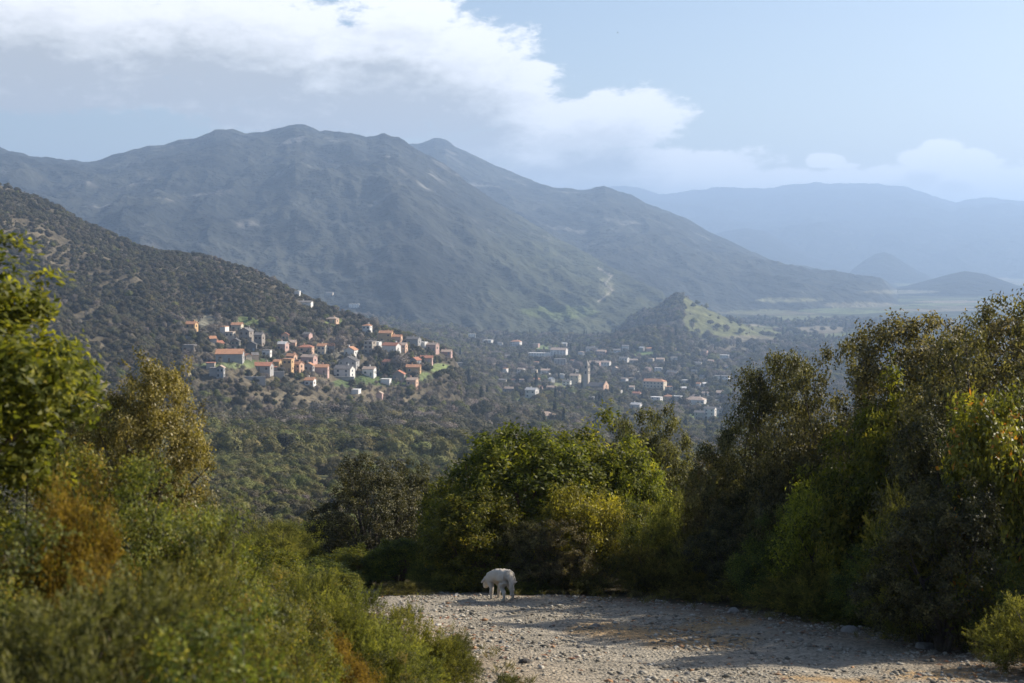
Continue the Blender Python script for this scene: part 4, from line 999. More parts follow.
# photo column, photo row of the foot, width and height in photo pixels, form, turn, wall, roof, label
H1 = 'upper hamlet'
HOUSES = [
    (190, 328, 10, 6, 'g', -12, 'ochre', 'orange', 'ochre house with orange roof alone at the upper left end of the upper hamlet'),
    (229, 362, 26, 12, 'g', -14, 'grey', 'orange', 'long grey house with straight orange roof on the green terrace, left in the upper hamlet'),
    (259, 371, 22, 8, 'g', -8, 'grey', 'red', 'long low house with red orange roof below the long grey house'),
    (287, 372, 9, 13, 'f', -14, 'ochre', 'orange', 'tall narrow ochre house, left one of a pair in the middle of the upper hamlet'),
    (296, 373, 8, 11, 'g', -22, 'peach', 'orange', 'peach house with bright end wall, right one of the tall pair'),
    (220, 378, 7, 12, 't', -10, 'grey', 'pale', 'grey tower like house low at the left edge of the upper hamlet'),
    (213, 376, 5, 8, 'f', -10, 'grey', 'grey', 'small grey annex left of the grey tower like house'),
    (236, 331, 10, 8, 'g', -20, 'cream', 'orange', 'cream house with orange roof topping the knoll of stone houses'),
    (229, 343, 8, 11, 'f', -18, 'beige', 'pale', 'pale stone house on the left of the knoll of stone houses'),
    (244, 341, 11, 13, 't', -16, 'stone', 'grey', 'tall stone house in the middle of the knoll'),
    (258, 347, 8, 14, 'g', -24, 'stone', 'grey', 'tall stone house on the right end of the knoll'),
    (235, 349, 8, 10, 't', -8, 'dark', 'dark', 'dark stone house at the left foot of the knoll'),
    (251, 352, 10, 10, 't', -12, 'dark', 'dark', 'dark stone house at the right foot of the knoll'),
    (281, 351, 9, 9, 'g', -28, 'pink', 'white', 'pink house with a whitish roof between the knoll and the terracotta houses'),
    (266, 357, 8, 7, 'f', -20, 'white', 'grey', 'small white house right of the long grey house'),
    (305, 352, 14, 7, 'h', -10, 'peach', 'red', 'low peach house with wide terracotta roof in the middle of the upper hamlet'),
    (307, 363, 14, 8, 'g', -18, 'pink', 'pale', 'pinkish stone house below the wide terracotta roof'),
    (321, 355, 8, 11, 'g', -20, 'cream', 'orange', 'cream house with orange roof right of the wide terracotta roof'),
    (320, 374, 15, 9, 'g', -16, 'pink', 'orange', 'grey pink house with orange roof beside the yellowish path'),
    (309, 386, 9, 8, 'g', -26, 'white', 'orange', 'small white house with orange roof lowest in the middle of the upper hamlet'),
    (276, 365, 5, 5, 'g', -20, 'ochre', 'orange', 'tiny ochre house just left of the tall ochre and peach pair'),
    (188, 353, 12, 8, 'f', -10, 'stone', 'grey', 'grey stone ruin among trees left of the long grey house'),
    (331, 323, 11, 6, 'h', -20, 'peach', 'pale', 'peach villa on a grassy terrace highest above the upper hamlet'),
    (366, 333, 8, 9, 'h', -18, 'white', 'orange', 'white house with orange roof at the upper end of the right cluster'),
    (385, 342, 13, 11, 'g', -16, 'ochre', 'orange', 'big ochre house with orange roofs crowning the right cluster of the upper hamlet'),
    (396, 343, 10, 8, 'g', -24, 'peach', 'orange', 'peach house attached to the right of the big ochre house'),
    (389, 352, 16, 9, 'g', -20, 'white', 'red', 'white house with red roof and bright end wall below the big ochre house'),
    (401, 352, 9, 9, 'g', -20, 'peach', 'pale', 'peach house right of the white house with red roof'),
    (368, 353, 10, 12, 'f', -24, 'beige', 'grey', 'square beige tower like house left of the white house with red roof'),
    (376, 348, 6, 6, 'f', -20, 'white', 'white', 'little white flat roofed house beside the square beige tower house'),
    (349, 356, 11, 9, 't', -16, 'white', 'orange', 'white gabled house with small orange roof left of the square beige tower house'),
    (347, 369, 18, 12, 't', -20, 'grey', 'dark', 'dark roofed grey gabled house above the big white house with terrace'),
    (342, 377, 18, 11, 'g', -22, 'white', 'grey', 'big white house with terrace above the bright green meadow'),
    (368, 376, 12, 9, 'g', -22, 'white', 'pale', 'white house left of the two cypresses'),
    (398, 381, 12, 10, 't', -12, 'stone', 'red', 'brown stone house right of the two cypresses'),
    (413, 373, 14, 8, 'g', -14, 'ochre', 'orange', 'ochre house with orange roof right of the bare brown tree'),
    (411, 386, 10, 8, 'g', -24, 'peach', 'pale', 'peach house lowest at the right of the upper hamlet'),
    (422, 347, 6, 5, 'f', -20, 'white', 'white', 'small white flat house right of the big ochre house'),
    (431, 351, 11, 8, 'g', -26, 'pink', 'pale', 'pink house at the right end of the upper hamlet\'s crest'),
    (412, 345, 13, 8, 'g', -18, 'grey', 'grey', 'grey house on the crest right of the peach houses'),
    (426, 362, 12, 6, 'g', -16, 'pink', 'red', 'low pinkish house half hidden in trees right of the upper hamlet'),
    (385, 384, 9, 5, 'f', -20, 'white', 'white', 'small white hut on the bright green meadow'),
    (355, 394, 7, 4, 'f', -15, 'white', 'white', 'white shed in the wood under the bright green meadow'),
    (379, 399, 6, 7, 't', -12, 'pink', 'pale', 'narrow pinkish hut in the wood under the bright green meadow'),
    (446, 355, 10, 5, 'g', -18, 'pink', 'pale', 'pinkish farmhouse between the upper hamlet and the lower village'),
    (297, 296, 5, 5, 'f', -18, 'white', 'white', 'lone white house on the skyline of the near hill'),
    (304, 305, 14, 4, 'g', -12, 'white', 'grey', 'distant pale houses row end behind the near hill\'s slope'),
    (354, 308, 10, 4, 'f', -12, 'white', 'white', 'distant long white building behind the near hill'),
    (329, 296, 7, 4, 'g', -12, 'beige', 'grey', 'distant beige house above the long white building'),
    (472, 338, 7, 4, 'f', -10, 'white', 'white', 'distant white house left of the white pair above the lower village'),
    (487, 344, 9, 4, 'f', -10, 'white', 'white', 'distant low white building above the lower village, right of the lone white one'),
    (500, 346, 5, 4, 'g', -10, 'white', 'grey', 'tiny white house left of the bluish house with orange roof'),
    (515, 348, 10, 8, 'h', -14, 'white', 'orange', 'bluish white house with orange roof above the lower village'),
    (558, 358, 16, 10, 'g', -16, 'white', 'pale', 'white building with peach roof at the top of the lower village'),
    (539, 357, 22, 4, 'f', -6, 'white', 'white', 'long low white building left of the peach roofed one'),
    (560, 365, 12, 6, 'f', -10, 'grey', 'grey', 'grey block below the peach roofed building'),
    (493, 367, 9, 4, 'g', -14, 'peach', 'pale', 'low peach house among trees left of the lower village'),
    (520, 374, 7, 6, 'g', -22, 'white', 'pale', 'white house in a clearing left of the church'),
    (530, 398, 12, 10, 'g', -20, 'white', 'white', 'white stone house below the clearing left of the church'),
    (505, 400, 9, 4, 'f', -14, 'white', 'white', 'white flat shed left of the white stone house'),
    (508, 393, 10, 6, 'g', -16, 'grey', 'pale', 'grey white house behind the white flat shed'),
    (543, 425, 22, 13, 'h', -10, 'grey', 'pale', 'large bluish grey house with pink roof just above the dome shaped strawberry tree'),
    (512, 438, 13, 10, 'g', -26, 'white', 'pale', 'white house with peach roof nearest above the strawberry trees'),
    (532, 440, 12, 8, 'h', -12, 'peach', 'red', 'low pink roofed house touching the top of the strawberry tree'),
    (493, 442, 14, 6, 'f', -12, 'grey', 'grey', 'grey flat building beside the small green field'),
    (463, 368, 13, 5, 'f', -12, 'beige', 'grey', 'pale long farm building in the trees right of the upper hamlet'),
    (561, 379, 6, 5, 'f', -14, 'white', 'white', 'white cube house left of the cream tall house'),
    (591, 353, 11, 6, 'g', -14, 'white', 'grey', 'grey white house at the upper edge of the lower village'),
    (601, 356, 9, 6, 'g', -14, 'pink', 'pale', 'pinkish house right of the grey white one at the upper edge'),
    (574, 386, 10, 12, 'g', -22, 'cream', 'pale', 'tall cream house just left of the church tower'),
    (566, 386, 8, 6, 'g', -14, 'white', 'grey', 'low whitish house left of the tall cream house'),
    (653, 391, 22, 12, 'h', -12, 'cream', 'orange', 'large cream building with long orange roof right of the church'),
    (636, 397, 8, 5, 'g', -10, 'red' if False else 'peach', 'red', 'little house with vivid red roof between the church and the large cream building'),
    (694, 408, 20, 11, 'h', -16, 'white', 'pale', 'large white house with pale hipped roof at the right of the lower village'),
    (709, 419, 11, 12, 'g', -24, 'white', 'grey', 'white arcaded house at the edge of the green meadow'),
    (718, 415, 8, 7, 'g', -24, 'white', 'grey', 'white house at the right end of the lower village'),
    (699, 419, 10, 8, 'g', -18, 'grey', 'grey', 'greyish house left of the white arcaded house'),
    (655, 402, 11, 5, 'f', -14, 'white', 'white', 'flat white building below the large cream building'),
    (668, 400, 9, 5, 'h', -14, 'peach', 'orange', 'low house with orange roof right of the flat white building'),
    (635, 409, 10, 6, 'g', -24, 'white', 'white', 'white roofed house below the little red roofed one'),
    (649, 422, 13, 7, 'g', -18, 'beige', 'pale', 'beige roofed house lowest in the lower village, above the ragged oak'),
    (589, 402, 10, 5, 'f', -12, 'white', 'white', 'white flat building just below the church'),
    (605, 368, 9, 7, 'g', -18, 'white', 'pale', 'white house above the church roof'),
    (615, 377, 6, 10, 't', -18, 'beige', 'pale', 'narrow beige house right of the church front'),
    (594, 366, 11, 5, 'g', -12, 'pink', 'pale', 'pinkish house behind the church tower'),
    (724, 360, 9, 5, 'f', -12, 'white', 'white', 'distant white house at the foot of the green hillock'),
    (671, 378, 11, 7, 'g', -16, 'beige', 'grey', 'beige house above the long orange roof'),
    (721, 381, 15, 5, 'f', -12, 'white', 'grey', 'distant greenish white sheds right of the lower village'),
    (722, 396, 12, 5, 'g', -12, 'pink', 'pale', 'pinkish house by the dark holm oak\'s left edge'),
    (623, 362, 9, 5, 'g', -14, 'white', 'grey', 'pale house at the upper right of the church, left of its twin'),
    (633, 364, 8, 5, 'g', -14, 'beige', 'pale', 'pale house at the upper right of the church, right of its twin'),
    (676, 404, 9, 8, 'f', -16, 'grey', 'white', 'grey house between the low orange roof and the large white house'),
    (545, 374, 9, 5, 'g', -16, 'white', 'pale', 'white house among bare trees left of the lower village'),
    (551, 391, 9, 5, 'g', -16, 'grey', 'pale', 'grey house on the clearing left of the church'),
    (617, 394, 8, 4, 'f', -12, 'white', 'grey', 'low white annex in front of the church\'s right side'),
    (684, 384, 8, 4, 'f', -12, 'white', 'white', 'distant white shed right of the long orange roof'),
    (697, 366, 8, 4, 'g', -12, 'white', 'grey', 'distant white house between the hillock and the lower village'),
    (660, 362, 8, 4, 'g', -12, 'beige', 'pale', 'distant beige house under the dark wooded hillock'),
]
rgH = random.Random(21)
# the many little pale houses sprinkled through the lower village
for k_ in range(46):
    for _ in range(40):
        u = rgH.uniform(500, 728); vb = rgH.uniform(347, 398) + max(0, u - 620) * .08
        if all(abs(u - q[0]) > (q[2] + 8) / 2 + 1 or abs(vb - q[1]) > 7 for q in HOUSES) and not (575 < u < 615 and vb > 358): break
    w_ = rgH.uniform(4, 7.5)
    HOUSES.append((u, vb, w_, rgH.uniform(3, 5), rgH.choice('gggf'), rgH.uniform(-50, 25), rgH.choice(['white', 'white', 'grey', 'cream', 'beige', 'pink']), rgH.choice(['pale', 'pale', 'white', 'grey', 'orange']), None))
for k_ in range(15):
    ok = False
    for _ in range(60):
        u = rgH.uniform(205, 432); vb = rgH.uniform(334, 374)
        top = np.interp(u, [205, 250, 330, 370, 432], [330, 328, 342, 334, 346])
        if vb > top and not (330 < u < 410 and vb > 374) and all(abs(u - q[0]) > (q[2] + 7) / 2 - 1 or abs(vb - q[1]) > 6.5 for q in HOUSES): ok = True; break
    if not ok: continue
    HOUSES.append((u, vb, rgH.uniform(5.5, 9), rgH.uniform(5, 8.5), rgH.choice('ggtf'), rgH.uniform(-45, 20), rgH.choice(['white', 'stone', 'grey', 'cream', 'beige', 'pink', 'peach']), rgH.choice(['orange', 'orange', 'pale', 'red', 'grey']), ''))
for (u, vb, w_, h_, st, yw, wa, rf, lb) in HOUSES:
    grp = None
    if lb == '':
        t_ = house(u, vb, w_, h_, st, yw, wa, rf, 'tiny plain house squeezed between the larger houses of the upper hamlet', rgH)
        if t_: t_['group'] = 'little houses between the larger ones of the upper hamlet'
        continue
    if lb is None:
        grp = 'little houses among the trees of the lower village'
        t_ = house(u, vb, w_, h_, st, yw, wa, rf, 'tiny pale house half lost among the trees of the lower village', rgH)
        if t_: t_['group'] = grp
        continue
    house(u, vb, w_, h_, st, yw, wa, rf, lb, rgH)


def church():
    x, y, z, r = at(595, 393)
    az = math.atan2(x, y); px_ = math.hypot(r, z) / F
    t = thing('church', 'village church with dark roof, pink front and a pointed stone bell tower', 'church', (x, y, z), -az + radians(-24))
    L, D, e, H = 17 * px_, 11.0, 8.5 * px_ * .8, 12.5 * px_ * .8
    x0, x1, ym = -L / 2, L / 2, D / 2
    V = [(x0, 0, -3), (x1, 0, -3), (x1, D, -3), (x0, D, -3), (x0, 0, e), (x1, 0, e), (x1, D, e), (x0, D, e), (x0, ym, H), (x1, ym, H)]
    part('nave', poly_mesh('nave', V, [(0, 1, 5, 4), (1, 2, 6, 9, 5), (2, 3, 7, 6), (3, 0, 4, 8, 7)], [WALL['stone']]), t)
    o_ = .4; s = (H - e) / ym
    V = [(x0 - o_, -o_, e - o_ * s + .05), (x1 + .2, -o_, e - o_ * s + .05), (x1 + .2, ym, H + .05), (x0 - o_, ym, H + .05), (x1 + .2, D + o_, e - o_ * s + .05), (x0 - o_, D + o_, e - o_ * s + .05)]
    V += [(a_, b_, c_ + .25) for a_, b_, c_ in V]
    part('roof', poly_mesh('roof', V, [(0, 3, 2, 1), (3, 5, 4, 2), (6, 7, 8, 9), (9, 8, 10, 11), (0, 1, 7, 6), (5, 11, 10, 4), (1, 2, 8, 7), (2, 4, 10, 8), (0, 6, 9, 3), (3, 9, 11, 5)], [ROOF['dark']]), t)
    fx0, fx1 = x1 + .21, x1 + 1.2
    V = [(fx0, -.8, -3), (fx0, D + .8, -3), (fx0, D + .8, e + .6), (fx0, ym + 2.4, H + .2), (fx0, ym, H + 2.2), (fx0, ym - 2.4, H + .2), (fx0, -.8, e + .6)]
    V += [(fx1, b_, c_) for _, b_, c_ in V]
    fr = part('facade', poly_mesh('facade', V, [tuple(range(7)), tuple(range(13, 6, -1))] + [(i, i + 7, (i + 1) % 7 + 7, (i + 1) % 7) for i in range(7)], [WALL['peach']]), t)
    part('door', poly_mesh('door', *boxes([(fx1 + .01, ym - 1, -.5, fx1 + .08, ym + 1, 3.4)]), [SHUT[1]]), fr)
    part('window', poly_mesh('window', *boxes([(fx1 + .01, ym - .7, e - 1.5, fx1 + .07, ym + .7, e + .8)]), [M_glass]), fr)
    for k_ in range(4):
        xc = x0 + (k_ + .6) * L / 4.3
        part('window', poly_mesh('window', *boxes([(xc - .5, -.07, e * .45, xc + .5, -.01, e * .8)]), [M_glass]), t)
    tw, th = 5.0 * px_ / 2, 31 * px_
    tx, ty = x0 - tw - .2, D * .4
    to = part('bell_tower', poly_mesh('bell_tower', *boxes([(tx - tw, ty - tw, -3, tx + tw, ty + tw, th * .74), (tx - tw - .3, ty - tw - .3, th * .741, tx + tw + .3, ty + tw + .3, th * .76), (tx - tw * .9, ty - tw * .9, th * .761, tx + tw * .9, ty + tw * .9, th * .88)]), [WALL['beige']]), t)
    b = tw * .95; zb = th * .881
    part('spire', poly_mesh('spire', [(tx - b, ty - b, zb), (tx + b, ty - b, zb), (tx + b, ty + b, zb), (tx - b, ty + b, zb), (tx, ty, th * 1.06)], [(0, 1, 4), (1, 2, 4), (2, 3, 4), (3, 0, 4), (3, 2, 1, 0)], [WALL['stone']]), to)
    for zc in (th * .64, th * .82):
        part('belfry_opening', poly_mesh('belfry_opening', *boxes([(tx - tw * .35, ty - tw - .04, zc - 1.4, tx + tw * .35, ty - tw * .88, zc + 1.4), (tx + tw * .88, ty - tw * .35, zc - 1.4, tx + tw + .04, ty + tw * .35, zc + 1.4)]), [M_glass]), to)
    HOUSES_AT.append((580, 612, 361, 402, r, x, y, 18)); HOUSES_AT.append((583, 590, 361, 393, r, x - 9, y, 8))


church()


def terrace_wall(u, vb, wpx, hpx, yaw, label):
    hit = at(u, vb)
    x, y, z, r = hit; px_ = math.hypot(r, z) / F
    L, H = wpx * px_, hpx * px_
    V, Fq = boxes([(-L / 2, 0, -3, L / 2, .8, H), (-L / 2 - .1, -.12, H + .003, L / 2 + .1, .92, H + .25)])
    o = bpy.data.objects.new('retaining_wall', poly_mesh('retaining_wall', V, Fq, [WALL['grey']])); col.objects.link(o)
    o.location = (x, y, z); o.rotation_euler = (0, 0, -math.atan2(x, y) + radians(yaw))
    tag(o, label, 'wall')
    HOUSES_AT.append((u - wpx / 2, u + wpx / 2, vb - hpx, vb, r, x, y, 3))


terrace_wall(343, 380, 22, 3, -10, 'white terrace wall under the big white house above the bright green meadow')
terrace_wall(277, 378, 14, 6, -6, 'tall grey retaining wall below the tall ochre and peach houses')
terrace_wall(250, 380, 30, 3, -4, 'long grey terrace wall below the long low house with red orange roof')
terrace_wall(184, 340, 16, 3, -6, 'pale terrace wall at the upper left end of the upper hamlet')

# ------------------------------------------------------------------ woods
L_w1 = leaf_material('dark_wood_leaves', [(0, (.042, .039, .024)), (.5, (.080, .074, .046)), (1, (.13, .12, .074))], .1, .8, .1, .06, 1.1)
L_w2 = leaf_material('green_wood_leaves', [(0, (.055, .056, .021)), (.5, (.128, .124, .046)), (1, (.21, .19, .07))], .1, .8, .15, .07, 1.0)
L_w3 = leaf_material('bare_twigs', [(0, (.11, .092, .078)), (.5, (.20, .172, .148)), (1, (.29, .25, .215))], .05, .9, .1, .08, .4)
L_w4 = leaf_material('cypress_scales', [(0, (.016, .020, .011)), (.5, (.030, .036, .019)), (1, (.05, .055, .03))], .1, .8, .05, .03, .3)
L_w5 = leaf_material('maquis_leaves', [(0, (.042, .038, .024)), (.5, (.085, .076, .046)), (1, (.14, .122, .072))], .1, .8, .1, .06, .6)


def wood_proto(kind, seed, lobes, tips, size, leafm, barkm, r0, fork, per=1):
    rng = np.random.RandomState(seed)
    P, O = crown_tips(rng, lobes, tips, .2, .3)
    n = len(P)
    nrm = unit(O + .16 * rng.normal(size=(n, 3)) + np.array((0, 0, .2)))
    a_ = unit(np.cross(nrm, rng.normal(size=(n, 3)))); b_ = np.cross(nrm, a_)
    s = size * rng.uniform(.5, 1.2, (n, 1)); s2 = s * rng.uniform(.5, 1, (n, 1))
    V = np.stack([P - a_ * s - b_ * s2 * .3, P + b_ * s2 * -1 + a_ * s * .2, P + a_ * s + b_ * s2 * .4, P + b_ * s2 - a_ * s * .3], 1).reshape(-1, 3)
    tn = np.repeat(np.clip(.5 + .22 * rng.normal(size=n) * .6, 0, 1), 4)
    me = new_mesh(kind + '_crown', V, quads_of(V), False, tone=tn, mats=[leafm])
    bv, bf = tubes(limb_paths(rng, [P[i] for i in rng.choice(n, 7, False)], fork, r0, .03), 4)
    st = new_mesh(kind + '_trunk', bv, bf, True, mats=[barkm])
    PROTO[kind] = (me, st, float(np.percentile(np.abs(V[:, 0]), 97)), float(np.percentile(V[:, 2], 99)))


def wood_protos():
    rg = np.random.RandomState(8)
    for i in range(3): wood_proto('wood_oak_%d' % i, 31 + i, lobes_of(rg, 5, 7.6, 6.4, z0=.2, size=.55), 2600, .23, L_w1, M_bark, .22, 1.6)
    for i in range(2): wood_proto('wood_green_%d' % i, 41 + i, lobes_of(rg, 5, 7.0, 5.8, z0=.2, size=.55), 2500, .22, L_w2, M_bark, .22, 1.5)
    for i in range(2): wood_proto('wood_bare_%d' % i, 51 + i, lobes_of(rg, 8, 6.0, 7.5, z0=.3, size=.40), 1300, .19, L_w3, M_bark, .2, 2.2)
    wood_proto('wood_cypress', 61, [(0, 0, 5.0, 1.15, 1.15, 5.0), (0, 0, 8, .7, .7, 3.4), (.1, .1, 3, 1.3, 1.2, 2.6)], 700, .36, L_w4, M_bark, .2, 1.0)
    for i in range(2): wood_proto('wood_shrub_%d' % i, 71 + i, lobes_of(rg, 6, 4.2, 2.6, z0=.1, size=.5), 1100, .18, L_w5, M_bark, .08, .5)


wood_protos()

# trees one can single out between the houses
for kind, u, vb, wpx, hpx, name, lab in [
    ('wood_cypress', 377, 376, 5, 12, 'cypress_tree', 'slim dark cypress, left one of the two right of the white house'),
    ('wood_cypress', 388, 377, 10, 15, 'cypress_tree', 'thick dark cypress, right one of the two left of the brown stone house'),
    ('wood_bare_0', 339, 352, 16, 17, 'bare_tree', 'rounded pinkish brown bare tree in the middle of the upper hamlet'),
    ('wood_bare_1', 400, 368, 18, 14, 'bare_tree', 'broad reddish brown bare tree between the cypresses and the ochre house'),
    ('wood_bare_0', 626, 382, 20, 18, 'bare_tree', 'large pale bare tree behind the church front'),
    ('wood_bare_1', 374, 330, 9, 14, 'bare_tree', 'bare tree standing over the white house at the top of the right cluster'),
    ('wood_bare_1', 577, 370, 12, 10, 'bare_tree', 'bare tree above the tall cream house by the church tower'),
    ('wood_cypress', 536, 390, 4, 20, 'cypress_tree', 'tall lone cypress left of the lower village'),
    ('wood_cypress', 693, 390, 5, 16, 'cypress_tree', 'tall cypress above the large white house'),
    ('wood_oak_0', 645, 404, 12, 14, 'oak_tree', 'dark round oak below the large cream building'),
    ('wood_oak_1', 219, 344, 14, 11, 'oak_tree', 'dark oak left of the knoll of stone houses'),
    ('wood_bare_0', 211, 333, 14, 9, 'bare_tree', 'bare grey tree between the lone ochre house and the knoll'),
    ('wood_oak_2', 378, 356, 12, 10, 'oak_tree', 'dark oak in front of the square beige tower house'),
]:
    x, y, z, r = at(u, vb); px_ = math.hypot(r, z) / F
    plant(kind, x, y, z, wpx * px_ / 2 / PROTO[kind][2], hpx * px_ / PROTO[kind][3], rgP.uniform(0, 6), name, 'tree', lab)
    HOUSES_AT.append((u - wpx / 2, u + wpx / 2, vb - hpx, vb, r, x, y, 2))


def woods():
    rng = np.random.RandomState(99)
    # random spots over the visible sector, thinned by region
    n = 260000
    az = rng.uniform(-radians(21.5), radians(21.5), n)
    r = np.sqrt(rng.uniform(42 ** 2, 3600 ** 2, n))
    extra = 110000
    az = np.concatenate([az, rng.uniform(-radians(21.5), radians(21.5), extra)]); r = np.concatenate([r, np.sqrt(rng.uniform(42 ** 2, 1300 ** 2, extra))])
    x, y = r * np.sin(az), r * np.cos(az)
    z = ground_many(x, y)
    u, v = project(x, y, z)
    i = np.clip(np.searchsorted(AZ[:N_AZ], az) - 1, 0, N_AZ - 1); j = np.clip(np.searchsorted(R, r) - 1, 0, len(R) - 1)
    lay = LAYER[i, j]
    # seen from the track at all (a little below the brow still shows its crown)
    elev = np.maximum.accumulate(np.where(R[None, :] > 45, Z / R[None, :], -9), axis=1)
    vis = (z + 7) / r > elev[i, np.maximum(j - 3, 0)]
    dens = np.ones(len(r))
    dens *= np.where(r < 1500, 1, np.clip(1.25 - (r - 1500) / 1900, .25, 1))
    dens *= np.where((lay == 0) & (r > 2100), .30, 1)
    dens *= np.where((lay == 3) & (r > 2350), np.where(u > 684, .07, .8), 1)
    dens *= np.where(lay == 2, .62, 1)
    nb = fbm(x / 55, y / 55, 3, 91); nw = fbm(x / 240, y / 240, 3, 92)
    clear = fbm(x / 75, y / 75, 3, 97)
    dens *= np.where((clear > .22) & (r > 430), .25, 1)
    keep = vis & (rng.rand(len(r)) < dens) & (lay != 4) & (lay != 5)
    # meadows and bare ground stay open
    c = C[i, j]
    keep &= ~((c[:, 1] > .118) & (rng.rand(len(r)) < .93))
    for (mu, mv, ma, mb, mc) in MEADOWS[17:27]:      # gardens between houses: thinner
        keep &= ~((((u - mu) / ma) ** 2 + ((v - mv) / mb) ** 2 < 1) & (rng.rand(len(r)) < .35))
    ht = np.where(lay == 2, 3.0, 7.0) * rng.uniform(.45, 1.45, len(r)) * (1 + .5 * nw)
    ht = np.where((r < 420), np.where(r < 200, 1.4, 1.9) * rng.uniform(.6, 1.3, len(r)) + np.clip((r - 240) / 180, 0, 1) * 3, ht)
    # houses: nothing grows inside them or straight in front of them
    for (u0, u1, v0, v1, hr_, hx, hy, hrad) in HOUSES_AT:
        keep &= ~(np.hypot(x - hx, y - hy) < hrad)
        hp = ht / r * F; wp = hp * .5
        over = (r < hr_) & (u + wp > u0) & (u - wp < u1) & (v - hp < v1 - .40 * (v1 - v0)) & (v > v0 - 1)
        keep &= ~(over & (rng.rand(len(r)) < np.where(hr_ > 1150, .96, .86)))
    # nor do trees close the view of the open meadows from the track
    for (mu, mv, ma, mb, mc) in MEADOWS[:17]:
        hit = at(mu, mv)
        if hit is None: continue
        hp = ht / r * F
        keep &= ~((r < hit[3] - 5) & (r > hit[3] - 130) & (np.abs(u - mu) < ma * .9) & (v - hp < mv) & (v > mv - mb) & (rng.rand(len(r)) < .85))
    idx = np.nonzero(keep)[0]
    # minimum spacing on a coarse grid, finer where the spot is near
    cell = np.where(r[idx] < 450, np.where(r[idx] < 150, 2.0, 2.5), np.where(lay[idx] == 2, 4.6, 6.4 + 2.2 * np.clip(nw[idx] * 2, -.6, 1))) * np.where(r[idx] > 1700, 1.5, 1)
    key = np.floor(x[idx] / cell).astype(np.int64) * 100003 + np.floor(y[idx] / cell).astype(np.int64) * 7 + (cell * 10).astype(np.int64) * 1000000007
    _, first = np.unique(key, return_index=True)
    idx = idx[first]
    names = ['wood_oak_0', 'wood_oak_1', 'wood_oak_2', 'wood_green_0', 'wood_green_1', 'wood_bare_0', 'wood_bare_1', 'wood_shrub_0', 'wood_shrub_1', 'wood_cypress']
    q = rng.rand(len(idx)); sel = np.zeros(len(idx), int)
    bare = sstep(nb[idx] + .5 * nw[idx], .05, .35) * .75 + .16
    oak = (q < 1)
    sel = rng.randint(0, 3, len(idx))
    g_ = rng.rand(len(idx)) < np.clip(.18 + .4 * (nw[idx] < -.1) + .5 * (r[idx] < 520), 0, .85); sel = np.where(g_, rng.randint(3, 5, len(idx)), sel)
    b_ = rng.rand(len(idx)) < np.where(r[idx] > 560, bare, .03); sel = np.where(b_, rng.randint(5, 7, len(idx)), sel)
    s_ = (lay[idx] == 2) & (rng.rand(len(idx)) < .8) & ((u[idx] < 170) | (v[idx] < 318)); sel = np.where(s_, rng.randint(7, 9, len(idx)), sel)
    sel = np.where((r[idx] < 430) & (rng.rand(len(idx)) < .75), rng.randint(3, 5, len(idx)), sel)
    s2_ = (r[idx] < 430) & (rng.rand(len(idx)) < .22); sel = np.where(s2_, rng.randint(7, 9, len(idx)), sel)
    cy = (rng.rand(len(idx)) < .012) & (r[idx] > 800) & (lay[idx] != 2); sel = np.where(cy, 9, sel)
    hh = np.array([PROTO[k_][3] for k_ in names])
    h_ = ht[idx] * np.where(sel == 9, 1.7, 1)
    h_ = np.where((sel >= 7) & (sel < 9), np.minimum(h_, 3.2), h_)
    scl = h_ / hh[sel]
    rot = rng.uniform(0, 2 * pi, len(idx))
    # the 280 that show largest stand as trees of their own; the far rest is the wood
    size = h_ / r[idx]
    hidden = (u[idx] > 400) & (r[idx] < 500) | (u[idx] > 730)
    order = np.argsort(-size + 10 * hidden)
    solo = order[:280]
    rgt = random.Random(4)
    fine = {'wood_oak_0': 'oak_c', 'wood_oak_1': 'oak_b', 'wood_oak_2': 'arb_b', 'wood_green_0': 'arb_a', 'wood_green_1': 'heath_a', 'wood_bare_0': 'oak_a', 'wood_bare_1': 'oak_a', 'wood_shrub_0': 'heath_b', 'wood_shrub_1': 'heath_a', 'wood_cypress': 'oak_a'}
    words_ = {'oak': ('holm_oak', 'tree', 'round dark holm oak'), 'arb': ('strawberry_tree', 'tree', 'leafy green strawberry tree'), 'hea': ('heath_shrub', 'shrub', 'low feathery heath shrub')}
    wood_words = {'oak': ('oak_tree', 'tree', 'dark round oak'), 'gre': ('evergreen_tree', 'tree', 'olive green evergreen'), 'bar': ('bare_tree', 'tree', 'pale bare tree'), 'shr': ('maquis_shrub', 'shrub', 'low brown green shrub'), 'cyp': ('cypress_tree', 'tree', 'dark cypress')}
    for o_ in solo:
        a_ = idx[o_]; k_ = fine[names[sel[o_]]]
        nm, ct, wd = words_[k_[:3]]
        rr = r[a_]
        if rr > 170:
            k_ = names[sel[o_]]
            nm, ct, wd = wood_words[k_[5:8]]
        zone = ('just beyond the left bank' if rr < 130 else 'on the sunlit scrub slope' if rr < 260 else 'at the scrub slope\'s foot')
        side_ = 'under the golden brown oak' if u[a_] < 230 else 'above the bank\'s shoulder' if u[a_] < 300 else 'near the lone round oak'
        plant(k_, x[a_], y[a_], z[a_] - .05, .5 * (h_[o_] / PROTO[k_][3] + h_[o_] * .55 / PROTO[k_][2]), h_[o_] / PROTO[k_][3], rot[o_], nm, ct, f'{wd} {zone}, {side_}', f'{wd}s {zone}, {side_}')
    rest = np.ones(len(idx), bool); rest[solo] = False
    k2 = np.nonzero(rest)[0]
    # the wood: one object; geometry nodes set a tree on every spot
    me = bpy.data.meshes.new('woodland'); me.vertices.add(len(k2))
    P = np.stack([x[idx[k2]], y[idx[k2]], z[idx[k2]] - .15], 1).astype(np.float32)
    me.vertices.foreach_set('co', P.ravel())
